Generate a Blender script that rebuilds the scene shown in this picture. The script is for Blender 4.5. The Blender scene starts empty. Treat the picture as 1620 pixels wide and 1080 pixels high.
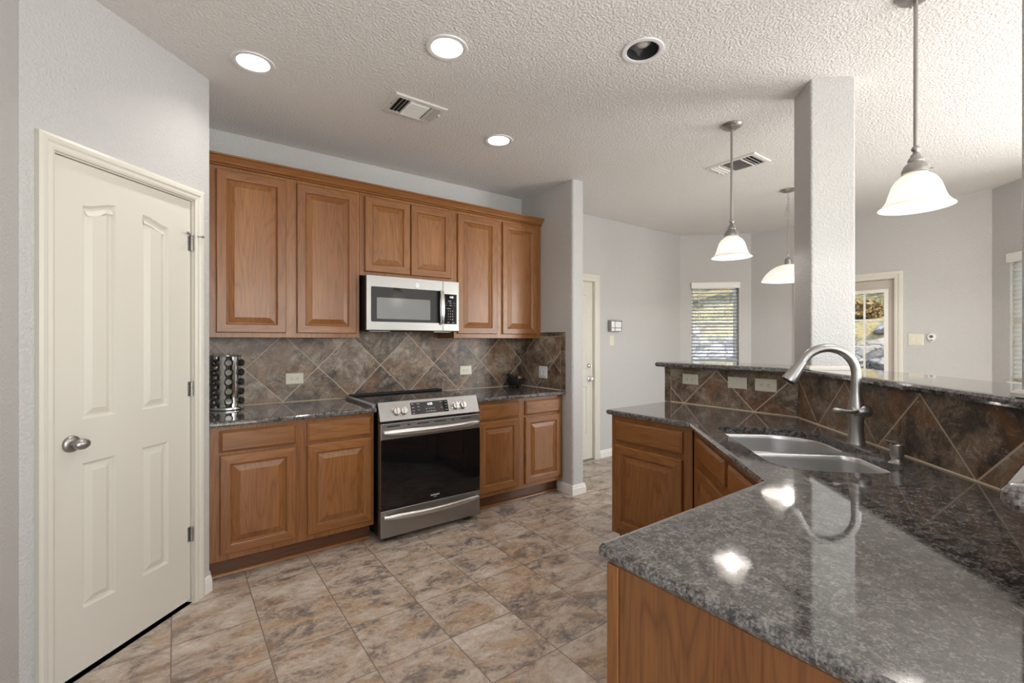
import bpy, bmesh, math, random
from math import sin, cos, pi, radians, sqrt
from mathutils import Vector, Matrix
from mathutils.geometry import tessellate_polygon

SC = bpy.context.scene
COL = SC.collection
random.seed(7)

# ------------------------------------------------------------------ camera
EYE = 1.37
cam_d = bpy.data.cameras.new('camera')
cam = bpy.data.objects.new('camera', cam_d)
COL.objects.link(cam)
cam.location = (0, 0, EYE)
cam.rotation_euler = (radians(90), 0, radians(-36.32))
cam_d.sensor_width = 36.0
cam_d.lens = 725.0 / 1620.0 * 36.0
cam_d.shift_y = -2.5 / 1620.0
cam_d.clip_start = 0.02
SC.camera = cam

# ------------------------------------------------------------------ world, sun, daylight, exposure
world = bpy.data.worlds.new('world')
SC.world = world
world.use_nodes = True
wn = world.node_tree.nodes
wl = world.node_tree.links
for n in list(wn):
    wn.remove(n)
w_out = wn.new('ShaderNodeOutputWorld')
w_bg = wn.new('ShaderNodeBackground')
w_sky = wn.new('ShaderNodeTexSky')
w_sky.sky_type = 'NISHITA'
w_sky.sun_disc = False
w_sky.sun_elevation = radians(48)
w_sky.sun_rotation = radians(250)
w_bg.inputs['Strength'].default_value = 0.26
wl.new(w_sky.outputs[0], w_bg.inputs[0])
wl.new(w_bg.outputs[0], w_out.inputs[0])

def light(name, kind, loc, rot=(0, 0, 0), energy=10, color=(1, 1, 1), size=None, size_y=None, radius=None, spread=None, shape=None):
    d = bpy.data.lights.new(name, kind)
    o = bpy.data.objects.new(name, d)
    COL.objects.link(o)
    o.location = loc
    o.rotation_euler = rot
    d.energy = energy
    d.color = color
    if kind == 'AREA':
        d.shape = shape or 'RECTANGLE'
        d.size = size
        if size_y:
            d.size_y = size_y
        if spread:
            d.spread = spread
    if radius is not None:
        d.shadow_soft_size = radius
    return o

sun = light('sun', 'SUN', (0, 0, 8), (radians(42), 0, radians(-4)), 3.4, (1.0, 0.95, 0.86))
sun.data.angle = radians(0.6)
# daylight through living-room windows behind and right of the camera, plus added fill
light('daylight_back_window', 'AREA', (1.75, -3.56, 1.45), (radians(108), 0, 0), 72, (1.0, 0.99, 0.972), 3.3, 2.1)
light('added_side_fill', 'AREA', (-0.515, -2.0, 1.45), (radians(105), 0, radians(-90)), 38, (1.0, 0.99, 0.972), 1.8, 2.1)  # added fill in an invented left-hand window, brightens the ceiling
light('daylight_living_window', 'AREA', (5.61, -1.55, 1.45), (radians(103), 0, radians(90)), 102, (1.0, 0.99, 0.972), 2.2, 2.1)

SC.view_settings.view_transform = 'Standard'
SC.view_settings.look = 'None'
SC.view_settings.gamma = 1.0
SC.view_settings.use_curve_mapping = False
SC.view_settings.exposure = 0.93
SC.cycles.use_denoising = True
SC.cycles.max_bounces = 10
SC.cycles.diffuse_bounces = 5
SC.cycles.glossy_bounces = 5
SC.cycles.transmission_bounces = 6
SC.cycles.transparent_max_bounces = 8
SC.cycles.sample_clamp_indirect = 6.0
SC.cycles.caustics_reflective = False
SC.cycles.caustics_refractive = False

# ------------------------------------------------------------------ constants of the place
CH = 2.79            # ceiling
YW = 3.68            # kitchen wall
S2 = sqrt(0.5)

# ------------------------------------------------------------------ materials
class NT:
    def __init__(self, name):
        self.m = bpy.data.materials.new(name)
        self.m.use_nodes = True
        self.t = self.m.node_tree
        for n in list(self.t.nodes):
            self.t.nodes.remove(n)
        self.out = self.t.nodes.new('ShaderNodeOutputMaterial')

    def n(self, kind, ins=None, **props):
        nd = self.t.nodes.new('ShaderNode' + kind)
        for k, v in props.items():
            setattr(nd, k, v)
        for k, v in (ins or {}).items():
            self.s(nd.inputs[k], v)
        return nd

    def s(self, sock, v):
        if hasattr(v, 'outputs'):
            self.t.links.new(v.outputs[0], sock)
        elif hasattr(v, 'is_output'):
            self.t.links.new(v, sock)
        else:
            if sock.type == 'RGBA' and len(v) == 3:
                v = tuple(v) + (1,)
            sock.default_value = v

    def math(self, op, a, b=0.0, c=0.0, clamp=False):
        nd = self.n('Math', operation=op, use_clamp=clamp)
        for i, v in enumerate((a, b, c)):
            self.s(nd.inputs[i], v)
        return nd

    def vmath(self, op, a, b=(0, 0, 0)):
        nd = self.n('VectorMath', operation=op)
        self.s(nd.inputs[0], a)
        self.s(nd.inputs[1], b)
        return nd

    def mix(self, fac, a, b, blend='MIX'):
        nd = self.n('MixRGB', blend_type=blend)
        self.s(nd.inputs[0], fac)
        self.s(nd.inputs[1], a)
        self.s(nd.inputs[2], b)
        return nd

    def ramp(self, fac, stops, interp='LINEAR'):
        nd = self.n('ValToRGB')
        cr = nd.color_ramp
        cr.interpolation = interp
        while len(cr.elements) > 1:
            cr.elements.remove(cr.elements[-1])
        for i, (p, c) in enumerate(stops):
            e = cr.elements[0] if i == 0 else cr.elements.new(p)
            e.position = p
            if not hasattr(c, '__len__'):
                c = (c, c, c)
            e.color = tuple(c) + (1,)
        self.s(nd.inputs[0], fac)
        return nd

    def mapping(self, vec, scale=(1, 1, 1), rot=(0, 0, 0), loc=(0, 0, 0)):
        return self.n('Mapping', {'Vector': vec, 'Scale': scale, 'Rotation': rot, 'Location': loc})

    def noise(self, vec, scale, detail=3.0, rough=0.5, dist=0.0):
        return self.n('TexNoise', {'Vector': vec, 'Scale': scale, 'Detail': detail, 'Roughness': rough, 'Distortion': dist})

    def obj(self):
        return self.n('TexCoord').outputs['Object']

    def bump(self, h, strength, dist=0.01):
        return self.n('Bump', {'Height': h, 'Strength': strength, 'Distance': dist})

    def pbr(self, col, rough=0.5, metal=0.0, normal=None, spec=0.5, coat=0.0, coat_rough=0.1, **kw):
        b = self.n('BsdfPrincipled', {'Base Color': col, 'Roughness': rough, 'Metallic': metal, 'Specular IOR Level': spec, 'Coat Weight': coat, 'Coat Roughness': coat_rough})
        if normal is not None:
            self.s(b.inputs['Normal'], normal)
        for k, v in kw.items():
            self.s(b.inputs[k.replace('_', ' ')], v)
        self.s(self.out.inputs['Surface'], b)
        return b


def simple(name, col, rough=0.5, metal=0.0, spec=0.5, coat=0.0, **kw):
    t = NT(name)
    t.pbr(col, rough, metal, spec=spec, coat=coat, **kw)
    return t.m


def mat_paint(name, col, scale, strength, rough=0.6, dist=0.004):
    t = NT(name)
    g = t.n('NewGeometry').outputs['Position']
    n1 = t.noise(g, scale, 3.0, 0.55)
    n2 = t.noise(g, scale * 0.33, 2.0, 0.5, 0.6)
    r1 = t.ramp(n1.outputs[0], [(0.42, 0.0), (0.62, 1.0)])
    h = t.math('ADD', r1.outputs[0], t.math('MULTIPLY', n2.outputs[0], 0.6))
    c = t.mix(t.math('MULTIPLY', r1.outputs[0], 0.10), col, (col[0] * 1.06, col[1] * 1.06, col[2] * 1.06))
    t.pbr(c, rough, normal=t.bump(h, strength, dist), spec=0.4)
    return t.m


def mat_wood(name, horizontal=False, dark=(0.085, 0.028, 0.008), mid=(0.245, 0.093, 0.024), light_=(0.335, 0.143, 0.043), cathedral=1.0):
    t = NT(name)
    o = t.obj()
    rnd = t.n('ObjectInfo').outputs['Random']
    off = t.n('CombineXYZ', {'X': t.math('MULTIPLY', rnd, 13.7), 'Y': t.math('MULTIPLY', rnd, 5.1), 'Z': t.math('MULTIPLY', rnd, 7.3)})
    v = t.vmath('ADD', o, off)
    if horizontal:
        a = t.mapping(v, (0.9, 9.0, 9.0))
        f = t.mapping(v, (6.0, 160.0, 160.0))
    else:
        a = t.mapping(v, (9.0, 9.0, 0.9))
        f = t.mapping(v, (160.0, 160.0, 6.0))
    broad = t.noise(a, 0.55, 2.0, 0.5, 0.2)
    rings = t.math('FRACT', t.math('MULTIPLY', broad.outputs[0], 24.0))
    tri = t.math('ABSOLUTE', t.math('SUBTRACT', t.math('MULTIPLY', rings, 2.0), 1.0))
    line = t.ramp(tri, [(0.0, 1.0), (0.30, 0.30), (1.0, 0.0)])
    fine = t.noise(f, 1.0, 3.0, 0.6)
    pores = t.ramp(fine.outputs[0], [(0.40, 1.0), (0.52, 0.0)])
    big = t.noise(a, 0.35, 2.0, 0.5)
    base = t.mix(t.ramp(big.outputs[0], [(0.3, 0.0), (0.7, 1.0)]).outputs[0], mid, light_)
    c = t.mix(t.math('MULTIPLY', line.outputs[0], 0.36 * cathedral), base, dark)
    c = t.mix(t.math('MULTIPLY', pores.outputs[0], 0.28), c, dark)
    h = t.math('SUBTRACT', 0.5, t.math('MULTIPLY', pores.outputs[0], 0.5))
    t.pbr(c, 0.36, normal=t.bump(h, 0.08, 0.002), spec=0.45, coat=0.18, coat_rough=0.16)
    return t.m


def mat_slate(name, size, axes, rot45, origin, ramp, orange, grout, rough=0.35, grout_w=0.006, stretch=(0.7, 1.3), seed=0.0, orange_amt=0.6, vein=(0.62, 0.55, 0.49), bumpk=0.25, tilevar=0.03):
    """stone-look ceramic tile laid in a square grid in the plane of two object axes."""
    t = NT(name)
    sep = t.n('SeparateXYZ', {0: t.obj()})
    a = t.math('SUBTRACT', sep.outputs[axes[0]], origin[0])
    b = t.math('SUBTRACT', sep.outputs[axes[1]], origin[1])
    if rot45:
        a, b = t.math('MULTIPLY', t.math('ADD', a, b), S2), t.math('MULTIPLY', t.math('SUBTRACT', b, a), S2)
    a = t.math('DIVIDE', a, size)
    b = t.math('DIVIDE', b, size)
    ia, ib = t.math('FLOOR', a), t.math('FLOOR', b)
    fa, fb = t.math('SUBTRACT', a, ia), t.math('SUBTRACT', b, ib)
    ea = t.math('MINIMUM', fa, t.math('SUBTRACT', 1.0, fa))
    eb = t.math('MINIMUM', fb, t.math('SUBTRACT', 1.0, fb))
    ed = t.math('MINIMUM', ea, eb)
    gw = grout_w / size / 2
    gmask = t.ramp(ed, [(gw * 0.75, 1.0), (gw * 1.15, 0.0)])
    cid = t.n('CombineXYZ', {'X': ia, 'Y': ib, 'Z': seed})
    wn_ = t.n('TexWhiteNoise', {'Vector': cid}, noise_dimensions='3D')
    uv = t.n('CombineXYZ', {'X': t.math('MULTIPLY', a, size * stretch[0]), 'Y': t.math('MULTIPLY', b, size * stretch[1]), 'Z': seed})
    v = t.vmath('ADD', uv, t.vmath('SCALE', wn_.outputs['Color']))
    v.inputs[1].links[0].from_node.inputs['Scale'].default_value = 37.0
    big = t.noise(v, 4.2, 9.0, 0.70, 0.7)
    med = t.noise(v, 11.0, 8.0, 0.74, 1.0)
    fin = t.noise(v, 70.0, 4.0, 0.65, 0.3)
    m = t.math('ADD', t.math('MULTIPLY', big.outputs[0], 0.50), t.math('MULTIPLY', med.outputs[0], 0.36))
    m = t.math('ADD', m, t.math('MULTIPLY', fin.outputs[0], 0.14))
    m = t.math('ADD', m, t.math('MULTIPLY', t.math('SUBTRACT', wn_.outputs['Value'], 0.5), tilevar))
    c = t.ramp(m, ramp)
    om = t.noise(t.vmath('ADD', v, (11.3, 4.2, 0)), 4.6, 4.0, 0.55, 0.8)
    of = t.ramp(om.outputs[0], [(0.50, 0.0), (0.60, 1.0)])
    c2 = t.mix(t.math('MULTIPLY', of.outputs[0], orange_amt), c, t.mix(0.55, c, orange))
    vn = t.noise(t.vmath('ADD', v, (3.3, 14.2, 0)), 9.0, 5.0, 0.6, 2.4)
    vr = t.math('ABSOLUTE', t.math('SUBTRACT', vn.outputs[0], 0.5))
    vf = t.ramp(vr, [(0.0, 1.0), (0.016, 0.0)])
    gate = t.ramp(med.outputs[0], [(0.47, 0.0), (0.58, 1.0)])
    c3 = t.mix(t.math('MULTIPLY', t.math('MULTIPLY', vf.outputs[0], gate.outputs[0]), 0.8), c2, vein)
    col = t.mix(gmask.outputs[0], c3, grout)
    h = t.math('SUBTRACT', m, t.math('MULTIPLY', gmask.outputs[0], 0.35))
    rg = t.math('ADD', t.math('MULTIPLY', gmask.outputs[0], 0.35), rough)
    t.pbr(col, rg, normal=t.bump(h, bumpk, 0.012), spec=0.45)
    return t.m


def mat_granite(name):
    t = NT(name)
    g = t.n('NewGeometry').outputs['Position']
    n1 = t.noise(g, 150.0, 8.0, 0.74, 0.2)
    n2 = t.noise(t.vmath('ADD', g, (3.1, 1.2, 4.0)), 52.0, 4.0, 0.62, 0.3)
    n3 = t.noise(t.vmath('ADD', g, (5.1, 2.2, 9.0)), 70.0, 4.0, 0.65, 0.3)
    m = t.math('ADD', t.math('MULTIPLY', n1.outputs[0], 0.60), t.math('MULTIPLY', n2.outputs[0], 0.40))
    c = t.ramp(m, [(0.38, (0.008, 0.008, 0.010)), (0.44, (0.028, 0.027, 0.028)), (0.49, (0.090, 0.085, 0.083)), (0.54, (0.175, 0.166, 0.160)), (0.64, (0.30, 0.288, 0.28))])
    br = t.ramp(n3.outputs[0], [(0.52, 0.0), (0.66, 1.0)])
    c2 = t.mix(t.math('MULTIPLY', br.outputs[0], 0.35), c, (0.15, 0.095, 0.075))
    t.pbr(c2, 0.06, spec=1.0, coat=0.45, coat_rough=0.03)
    return t.m


def mat_steel(name, col=(0.62, 0.60, 0.57), rough=0.26, axis=0, aniso=True):
    t = NT(name)
    sc = [4.0, 4.0, 4.0]
    for i in range(3):
        if i != axis:
            sc[i] = 420.0
    v = t.mapping(t.obj(), tuple(sc))
    n = t.noise(v, 1.0, 2.0, 0.5)
    r = t.math('ADD', t.math('MULTIPLY', n.outputs[0], 0.10), rough - 0.05)
    t.pbr(col, r, 1.0, normal=t.bump(n.outputs[0], 0.03, 0.001))
    return t.m


def mat_emit(name, col, strength):
    t = NT(name)
    e = t.n('Emission', {'Color': col, 'Strength': strength})
    t.s(t.out.inputs['Surface'], e)
    return t.m


def mat_glass(name):
    t = NT(name)
    tr = t.n('BsdfTransparent', {'Color': (0.97, 0.98, 0.98)})
    gl = t.n('BsdfGlossy', {'Color': (1, 1, 1), 'Roughness': 0.02})
    fr = t.n('Fresnel', {'IOR': 1.35})
    mx = t.n('MixShader', {0: fr, 1: tr, 2: gl})
    t.s(t.out.inputs['Surface'], mx)
    return t.m


def mat_translucent(name, col, tcol, fac=0.5, gloss=0.08):
    t = NT(name)
    d = t.n('BsdfDiffuse', {'Color': col})
    tr = t.n('BsdfTranslucent', {'Color': tcol})
    mx = t.n('MixShader', {0: fac, 1: d, 2: tr})
    gl = t.n('BsdfGlossy', {'Color': (1, 1, 1), 'Roughness': 0.25})
    m2 = t.n('MixShader', {0: gloss, 1: mx, 2: gl})
    t.s(t.out.inputs['Surface'], m2)
    return t.m


M = {}
M['wall'] = mat_paint('wall paint', (0.545, 0.54, 0.53), 90.0, 0.5, 0.5)
M['ceiling'] = mat_paint('ceiling texture', (0.79, 0.775, 0.755), 80.0, 0.55, 0.8, 0.005)
M['cream'] = simple('cream enamel', (0.68, 0.65, 0.58), 0.34)
M['bounce_floor'] = mat_paint('pale carpet', (0.60, 0.56, 0.50), 160.0, 0.5, 0.95)  # pale tone for the added light-bouncing floor sheet
M['white_trim'] = simple('white trim', (0.80, 0.79, 0.76), 0.38)
M['wood'] = mat_wood('oak upright')
M['wood_h'] = mat_wood('oak level', True)
M['wood_panel'] = mat_wood('oak end panel', False, (0.075, 0.026, 0.008), (0.20, 0.078, 0.022), (0.27, 0.115, 0.038), 1.35)
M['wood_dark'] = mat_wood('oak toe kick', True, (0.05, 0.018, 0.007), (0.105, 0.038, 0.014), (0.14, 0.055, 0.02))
M['granite'] = mat_granite('granite')
M['steel'] = mat_steel('brushed steel', (0.36, 0.352, 0.34), 0.37)
M['steel_v'] = mat_steel('brushed steel upright', axis=2)
M['steel_sink'] = mat_steel('sink steel', (0.70, 0.70, 0.70), 0.34, axis=0)
M['nickel'] = mat_steel('brushed nickel', (0.40, 0.385, 0.37), 0.36, axis=2)
M['gap'] = simple('grey gap strip', (0.33, 0.33, 0.34), 0.45, 0.3)
M['bright_steel'] = mat_steel('handle steel', (0.66, 0.65, 0.63), 0.34)
M['chrome'] = simple('chrome', (0.80, 0.80, 0.80), 0.08, 1.0)
M['black_glass'] = simple('black glass', (0.006, 0.006, 0.007), 0.04, spec=0.6)
M['smoke_glass'] = simple('grey screened glass', (0.13, 0.135, 0.135), 0.16, spec=0.8, coat=0.6)
M['black'] = simple('black enamel', (0.012, 0.011, 0.011), 0.3)
M['black_matte'] = simple('black plastic', (0.012, 0.012, 0.012), 0.6)
M['dark'] = simple('dark slot', (0.010, 0.009, 0.008), 0.8)
M['ivory'] = simple('ivory plastic', (0.70, 0.67, 0.56), 0.3)
M['white'] = simple('white plastic', (0.80, 0.80, 0.81), 0.35)
M['vent'] = simple('white vent metal', (0.74, 0.72, 0.69), 0.5)
M['glyph'] = simple('white print', (0.75, 0.75, 0.75), 0.5)
M['glyph_grey'] = simple('grey print', (0.22, 0.22, 0.22), 0.5)
M['glyph_red'] = simple('red print', (0.55, 0.04, 0.03), 0.5)
M['lcd'] = mat_emit('lit digits', (0.85, 0.93, 1.0), 1.6)
M['badge'] = simple('silver badge', (0.55, 0.55, 0.56), 0.35, 0.8)
M['badge_mark'] = simple('silver badge mark', (0.30, 0.30, 0.31), 0.4, 0.6)
M['lamp'] = mat_emit('lit lamp', (1.0, 0.98, 0.95), 5.0)
M['bulb'] = mat_emit('lit bulb', (1.0, 0.95, 0.88), 5.0)
M['bulb_off'] = simple('unlit bulb', (0.72, 0.70, 0.68), 0.25)
M['reflector'] = simple('white reflector', (0.50, 0.50, 0.49), 0.4)
M['shade'] = mat_translucent('frosted glass', (0.86, 0.85, 0.83), (0.92, 0.90, 0.86), 0.45)
M['blind'] = simple('blind slat', (0.34, 0.38, 0.43), 0.45)
M['blind_lit'] = mat_translucent('closed blind', (0.86, 0.85, 0.78), (0.90, 0.875, 0.78), 0.6, 0.02)
M['glass'] = mat_glass('clear glass')
M['door_tan'] = simple('beige door paint', (0.52, 0.465, 0.405), 0.5)
M['grout'] = simple('grout', (0.58, 0.48, 0.36), 0.8)
M['stone_black'] = simple('black volcanic stone', (0.014, 0.013, 0.012), 0.85)
M['tan'] = simple('tan clove', (0.42, 0.20, 0.07), 0.6)
M['jar_glass'] = simple('spice jar glass', (0.20, 0.19, 0.14), 0.08, spec=0.7)
M['lid'] = simple('black lid', (0.012, 0.012, 0.013), 0.35)
M['mirror'] = mat_steel('polished steel', (0.74, 0.74, 0.74), 0.10, axis=2)

FLOOR_RAMP = [(0.37, (0.11, 0.099, 0.099)), (0.43, (0.193, 0.167, 0.156)), (0.462, (0.303, 0.253, 0.218)), (0.49, (0.435, 0.347, 0.273)), (0.53, (0.506, 0.429, 0.358)), (0.575, (0.572, 0.512, 0.449)), (0.66, (0.748, 0.699, 0.643))]
BS_RAMP = [(0.4, (0.034, 0.028, 0.024)), (0.445, (0.067, 0.05, 0.039)), (0.472, (0.121, 0.086, 0.06)), (0.505, (0.184, 0.132, 0.092)), (0.54, (0.236, 0.179, 0.132)), (0.61, (0.414, 0.342, 0.275))]
M['floor'] = mat_slate('floor tile', 0.345, (0, 1), False, (0.331, 2.21), FLOOR_RAMP, (0.42, 0.25, 0.125), (0.20, 0.165, 0.14), 0.28, 0.005, (0.8, 1.2), 0.0, 0.7, (0.70, 0.62, 0.54), 0.22)


def slate_wall(name, size, origin, seed, orange=0.5):
    return mat_slate(name, size, (0, 2), True, origin, BS_RAMP, (0.24, 0.105, 0.033), (0.55, 0.45, 0.345), 0.34, 0.0065, (1.0, 1.0), seed, orange, (0.50, 0.46, 0.42), 0.3, 0.055)


# ------------------------------------------------------------------ object helpers
def tag(o, label=None, cat=None, group=None, kind=None):
    if label:
        o['label'] = label
    if cat:
        o['category'] = cat
    if group:
        o['group'] = group
    if kind:
        o['kind'] = kind
    return o


def empty(name, loc=(0, 0, 0), rz=0.0, label=None, cat=None, group=None, kind=None):
    o = bpy.data.objects.new(name, None)
    o.empty_display_size = 0.05
    COL.objects.link(o)
    o.location = loc
    o.rotation_euler = (0, 0, rz)
    return tag(o, label, cat, group, kind)


def build(name, bm, mat, parent=None, smooth=None, label=None, cat=None, group=None, kind=None, loc=None, rz=None, normals=True):
    if normals:
        bmesh.ops.recalc_face_normals(bm, faces=bm.faces[:])
    me = bpy.data.meshes.new(name)
    bm.to_mesh(me)
    bm.free()
    if smooth:
        me.shade_smooth()
        me.set_sharp_from_angle(angle=radians(smooth))
    me.materials.append(M[mat] if isinstance(mat, str) else mat)
    o = bpy.data.objects.new(name, me)
    COL.objects.link(o)
    if smooth:
        wn_mod = o.modifiers.new('weighted normals', 'WEIGHTED_NORMAL')
        wn_mod.mode = 'FACE_AREA'
        wn_mod.keep_sharp = True
        wn_mod.weight = 80
    if parent:
        o.parent = parent
    if loc is not None:
        o.location = loc
    if rz is not None:
        o.rotation_euler = (0, 0, rz)
    return tag(o, label, cat, group, kind)


def BM():
    return bmesh.new()


def box(bm, x0, x1, y0, y1, z0, z1, bev=0.0, seg=2):
    vs = [bm.verts.new((x, y, z)) for x in (x0, x1) for y in (y0, y1) for z in (z0, z1)]
    idx = [(0, 1, 3, 2), (4, 6, 7, 5), (0, 4, 5, 1), (2, 3, 7, 6), (0, 2, 6, 4), (1, 5, 7, 3)]
    fs = [bm.faces.new([vs[i] for i in f]) for f in idx]
    if bev > 0:
        es = list({e for f in fs for e in f.edges})
        bmesh.ops.bevel(bm, geom=es, offset=bev, segments=seg, profile=0.5, affect='EDGES')
    return bm


def rbox(x0, x1, y0, y1, z0, z1, bev=0.0, seg=2):
    return box(BM(), x0, x1, y0, y1, z0, z1, bev, seg)


def loft(bm, loops, closed=True, cap0=True, cap1=True):
    """loops: lists of 3-D points with the same count; joined by quads."""
    rows = [[bm.verts.new(p) for p in lp] for lp in loops]
    n = len(rows[0])
    for a, b in zip(rows, rows[1:]):
        for i in range(n if closed else n - 1):
            j = (i + 1) % n
            bm.faces.new((a[i], a[j], b[j], b[i]))
    if cap0:
        bm.faces.new(rows[0][::-1])
    if cap1:
        bm.faces.new(rows[-1])
    return rows


def lathe(bm, prof, n=32, loc=(0, 0, 0), axis='z', cap0=False, cap1=False):
    loops = []
    for r, h in prof:
        lp = []
        for i in range(n):
            a = 2 * pi * i / n
            c, s = r * cos(a), r * sin(a)
            if axis == 'z':
                p = (c, s, h)
            elif axis == 'y':
                p = (c, h, s)
            else:
                p = (h, c, s)
            lp.append((p[0] + loc[0], p[1] + loc[1], p[2] + loc[2]))
        loops.append(lp)
    return loft(bm, loops, True, cap0, cap1)


def cyl(bm, loc, r, h, axis='z', n=24):
    return lathe(bm, [(r, 0), (r, h)], n, loc, axis, True, True)


def tube(bm, pts, rad, n=14, cap=True, flat=None):
    """sweep a circle (or an ellipse: flat = (side, up) factors) along points; rad a number or a list."""
    pts = [Vector(p) for p in pts]
    if not hasattr(rad, '__len__'):
        rad = [rad] * len(pts)
    tang = []
    for i in range(len(pts)):
        a = pts[max(i - 1, 0)]
        b = pts[min(i + 1, len(pts) - 1)]
        tang.append((b - a).normalized())
    up = Vector((0, 0, 1)) if abs(tang[0].z) < 0.9 else Vector((0, 1, 0))
    nrm = (up - tang[0] * up.dot(tang[0])).normalized()
    loops = []
    for p, t, r in zip(pts, tang, rad):
        nrm = (nrm - t * nrm.dot(t)).normalized()
        bn = t.cross(nrm)
        fx, fy = flat or (1, 1)
        loops.append([p + bn * (r * fx * cos(2 * pi * k / n)) + nrm * (r * fy * sin(2 * pi * k / n)) for k in range(n)])
    loft(bm, loops, True, cap, cap)
    return bm


def round_poly(pts, rad, seg=6):
    """2-D polygon with rounded corners; rad a number or one per corner."""
    n = len(pts)
    if not hasattr(rad, '__len__'):
        rad = [rad] * n
    out = []
    for i in range(n):
        p = Vector(pts[i])
        a = (Vector(pts[i - 1]) - p)
        b = (Vector(pts[(i + 1) % n]) - p)
        r = rad[i]
        if r <= 1e-6:
            out.append((p.x, p.y))
            continue
        la, lb = a.length, b.length
        a.normalize()
        b.normalize()
        ang = a.angle(b)
        d = min(r / math.tan(ang / 2), la * 0.49, lb * 0.49)
        r = d * math.tan(ang / 2)
        c = p + (a + b).normalized() * (r / sin(ang / 2))
        s = p + a * d
        e = p + b * d
        a0 = math.atan2(s.y - c.y, s.x - c.x)
        a1 = math.atan2(e.y - c.y, e.x - c.x)
        da = a1 - a0
        while da > pi:
            da -= 2 * pi
        while da < -pi:
            da += 2 * pi
        for k in range(seg + 1):
            t = a0 + da * k / seg
            out.append((c.x + r * cos(t), c.y + r * sin(t)))
    return out


def offset_poly(pts, d):
    """inset a CCW polygon by d (a number or one per edge i -> i+1)."""
    n = len(pts)
    if not hasattr(d, '__len__'):
        d = [d] * n
    out = []
    for i in range(n):
        p0, p1, p2 = Vector(pts[i - 1]), Vector(pts[i]), Vector(pts[(i + 1) % n])
        e0 = (p1 - p0).normalized()
        e1 = (p2 - p1).normalized()
        n0 = Vector((-e0.y, e0.x))
        n1 = Vector((-e1.y, e1.x))
        d0, d1 = d[i - 1], d[i]
        cr = e0.x * e1.y - e0.y * e1.x
        if abs(cr) < 1e-4:
            q = p1 + n1 * d1
        else:
            a = p1 + n0 * d0
            b = p1 + n1 * d1
            t = ((b.x - a.x) * e1.y - (b.y - a.y) * e1.x) / cr
            q = a + e0 * t
        out.append((q.x, q.y))
    return out


def area(p):
    return 0.5 * sum(p[i - 1][0] * p[i][1] - p[i][0] * p[i - 1][1] for i in range(len(p)))


def ccw(p):
    return list(p) if area(p) > 0 else list(p)[::-1]


def fill(bm, outer, holes, f):
    """flat cap with holes; f maps (u, v) to a 3-D point. Returns vert rows [outer, hole, ...]"""
    loops = [outer] + list(holes)
    rows = [[bm.verts.new(f(u, v)) for (u, v) in lp] for lp in loops]
    flat = [v for r in rows for v in r]
    tris = tessellate_polygon([[Vector((u, v, 0)) for (u, v) in lp] for lp in loops])
    for t in tris:
        if len(set(t)) == 3:
            try:
                bm.faces.new([flat[i] for i in t])
            except ValueError:
                pass
    return rows


def bridge(bm, ra, rb):
    n = len(ra)
    for i in range(n):
        j = (i + 1) % n
        bm.faces.new((ra[i], ra[j], rb[j], rb[i]))


def slab(bm, outer, holes, f0, f1):
    a = fill(bm, outer, holes, f0)
    b = fill(bm, outer, holes, f1)
    for ra, rb in zip(a, b):
        bridge(bm, ra, rb)
    return a, b


def stone_top(outer, holes, z0, z1, bull, seg=5):
    """stone slab with a half-round edge; bull: one factor per outer edge (0 keeps the edge square)."""
    bm = BM()
    r = (z1 - z0) / 2
    rows = []
    for k in range(seg + 1):
        a = -pi / 2 + pi * k / seg
        ins = r * (1 - cos(a))
        z = (z0 + z1) / 2 + r * sin(a)
        rows.append([(p[0], p[1], z) for p in offset_poly(outer, [ins * b for b in bull])])
    vr = [[bm.verts.new(p) for p in row] for row in rows]
    for a, b in zip(vr, vr[1:]):
        bridge(bm, a, b)
    caps = []
    for row, z in ((rows[0], z0), (rows[-1], z1)):
        caps.append(fill(bm, [(p[0], p[1]) for p in row], holes, lambda u, v, z=z: (u, v, z)))
    for ra, rb in zip(caps[0][1:], caps[1][1:]):
        bridge(bm, ra, rb)
    bmesh.ops.remove_doubles(bm, verts=bm.verts[:], dist=1e-5)
    return bm


def text_mesh(name, body, size, mat, parent, loc, rot=(pi / 2, 0, 0), extrude=0.0004, align='CENTER', label=None, bold=0.0):
    cu = bpy.data.curves.new(name, 'FONT')
    cu.body = body
    cu.size = size
    cu.align_x = align
    cu.align_y = 'CENTER'
    cu.extrude = extrude
    cu.offset = bold
    tmp = bpy.data.objects.new(name + ' tmp', cu)
    COL.objects.link(tmp)
    bpy.context.view_layer.update()
    me = bpy.data.meshes.new_from_object(tmp.evaluated_get(bpy.context.evaluated_depsgraph_get()))
    bpy.data.objects.remove(tmp)
    bpy.data.curves.remove(cu)
    me.materials.clear()
    me.materials.append(M[mat])
    o = bpy.data.objects.new(name, me)
    COL.objects.link(o)
    o.parent = parent
    o.location = loc
    o.rotation_euler = rot
    return tag(o, label)


def vertical(name, p0, p1, thick, z0, z1, holes=(), mat='wall', **kw):
    """wall panel: its face runs from p0 to p1 (room on the left hand), the body lies to the right. holes: (s0, s1, z0, z1)."""
    p0, p1 = Vector(p0), Vector(p1)
    L = (p1 - p0).length
    d = (p1 - p0) / L
    nr = Vector((d.y, -d.x))
    bm = BM()

    def f0(s, z):
        q = p0 + d * s
        return (q.x, q.y, z)

    def f1(s, z):
        q = p0 + d * s + nr * thick
        return (q.x, q.y, z)
    slab(bm, [(0, z0), (L, z0), (L, z1), (0, z1)], [[(a, c), (b, c), (b, d_), (a, d_)] for (a, b, c, d_) in holes], f0, f1)
    return build(name, bm, mat, kind='structure', **kw)


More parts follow.
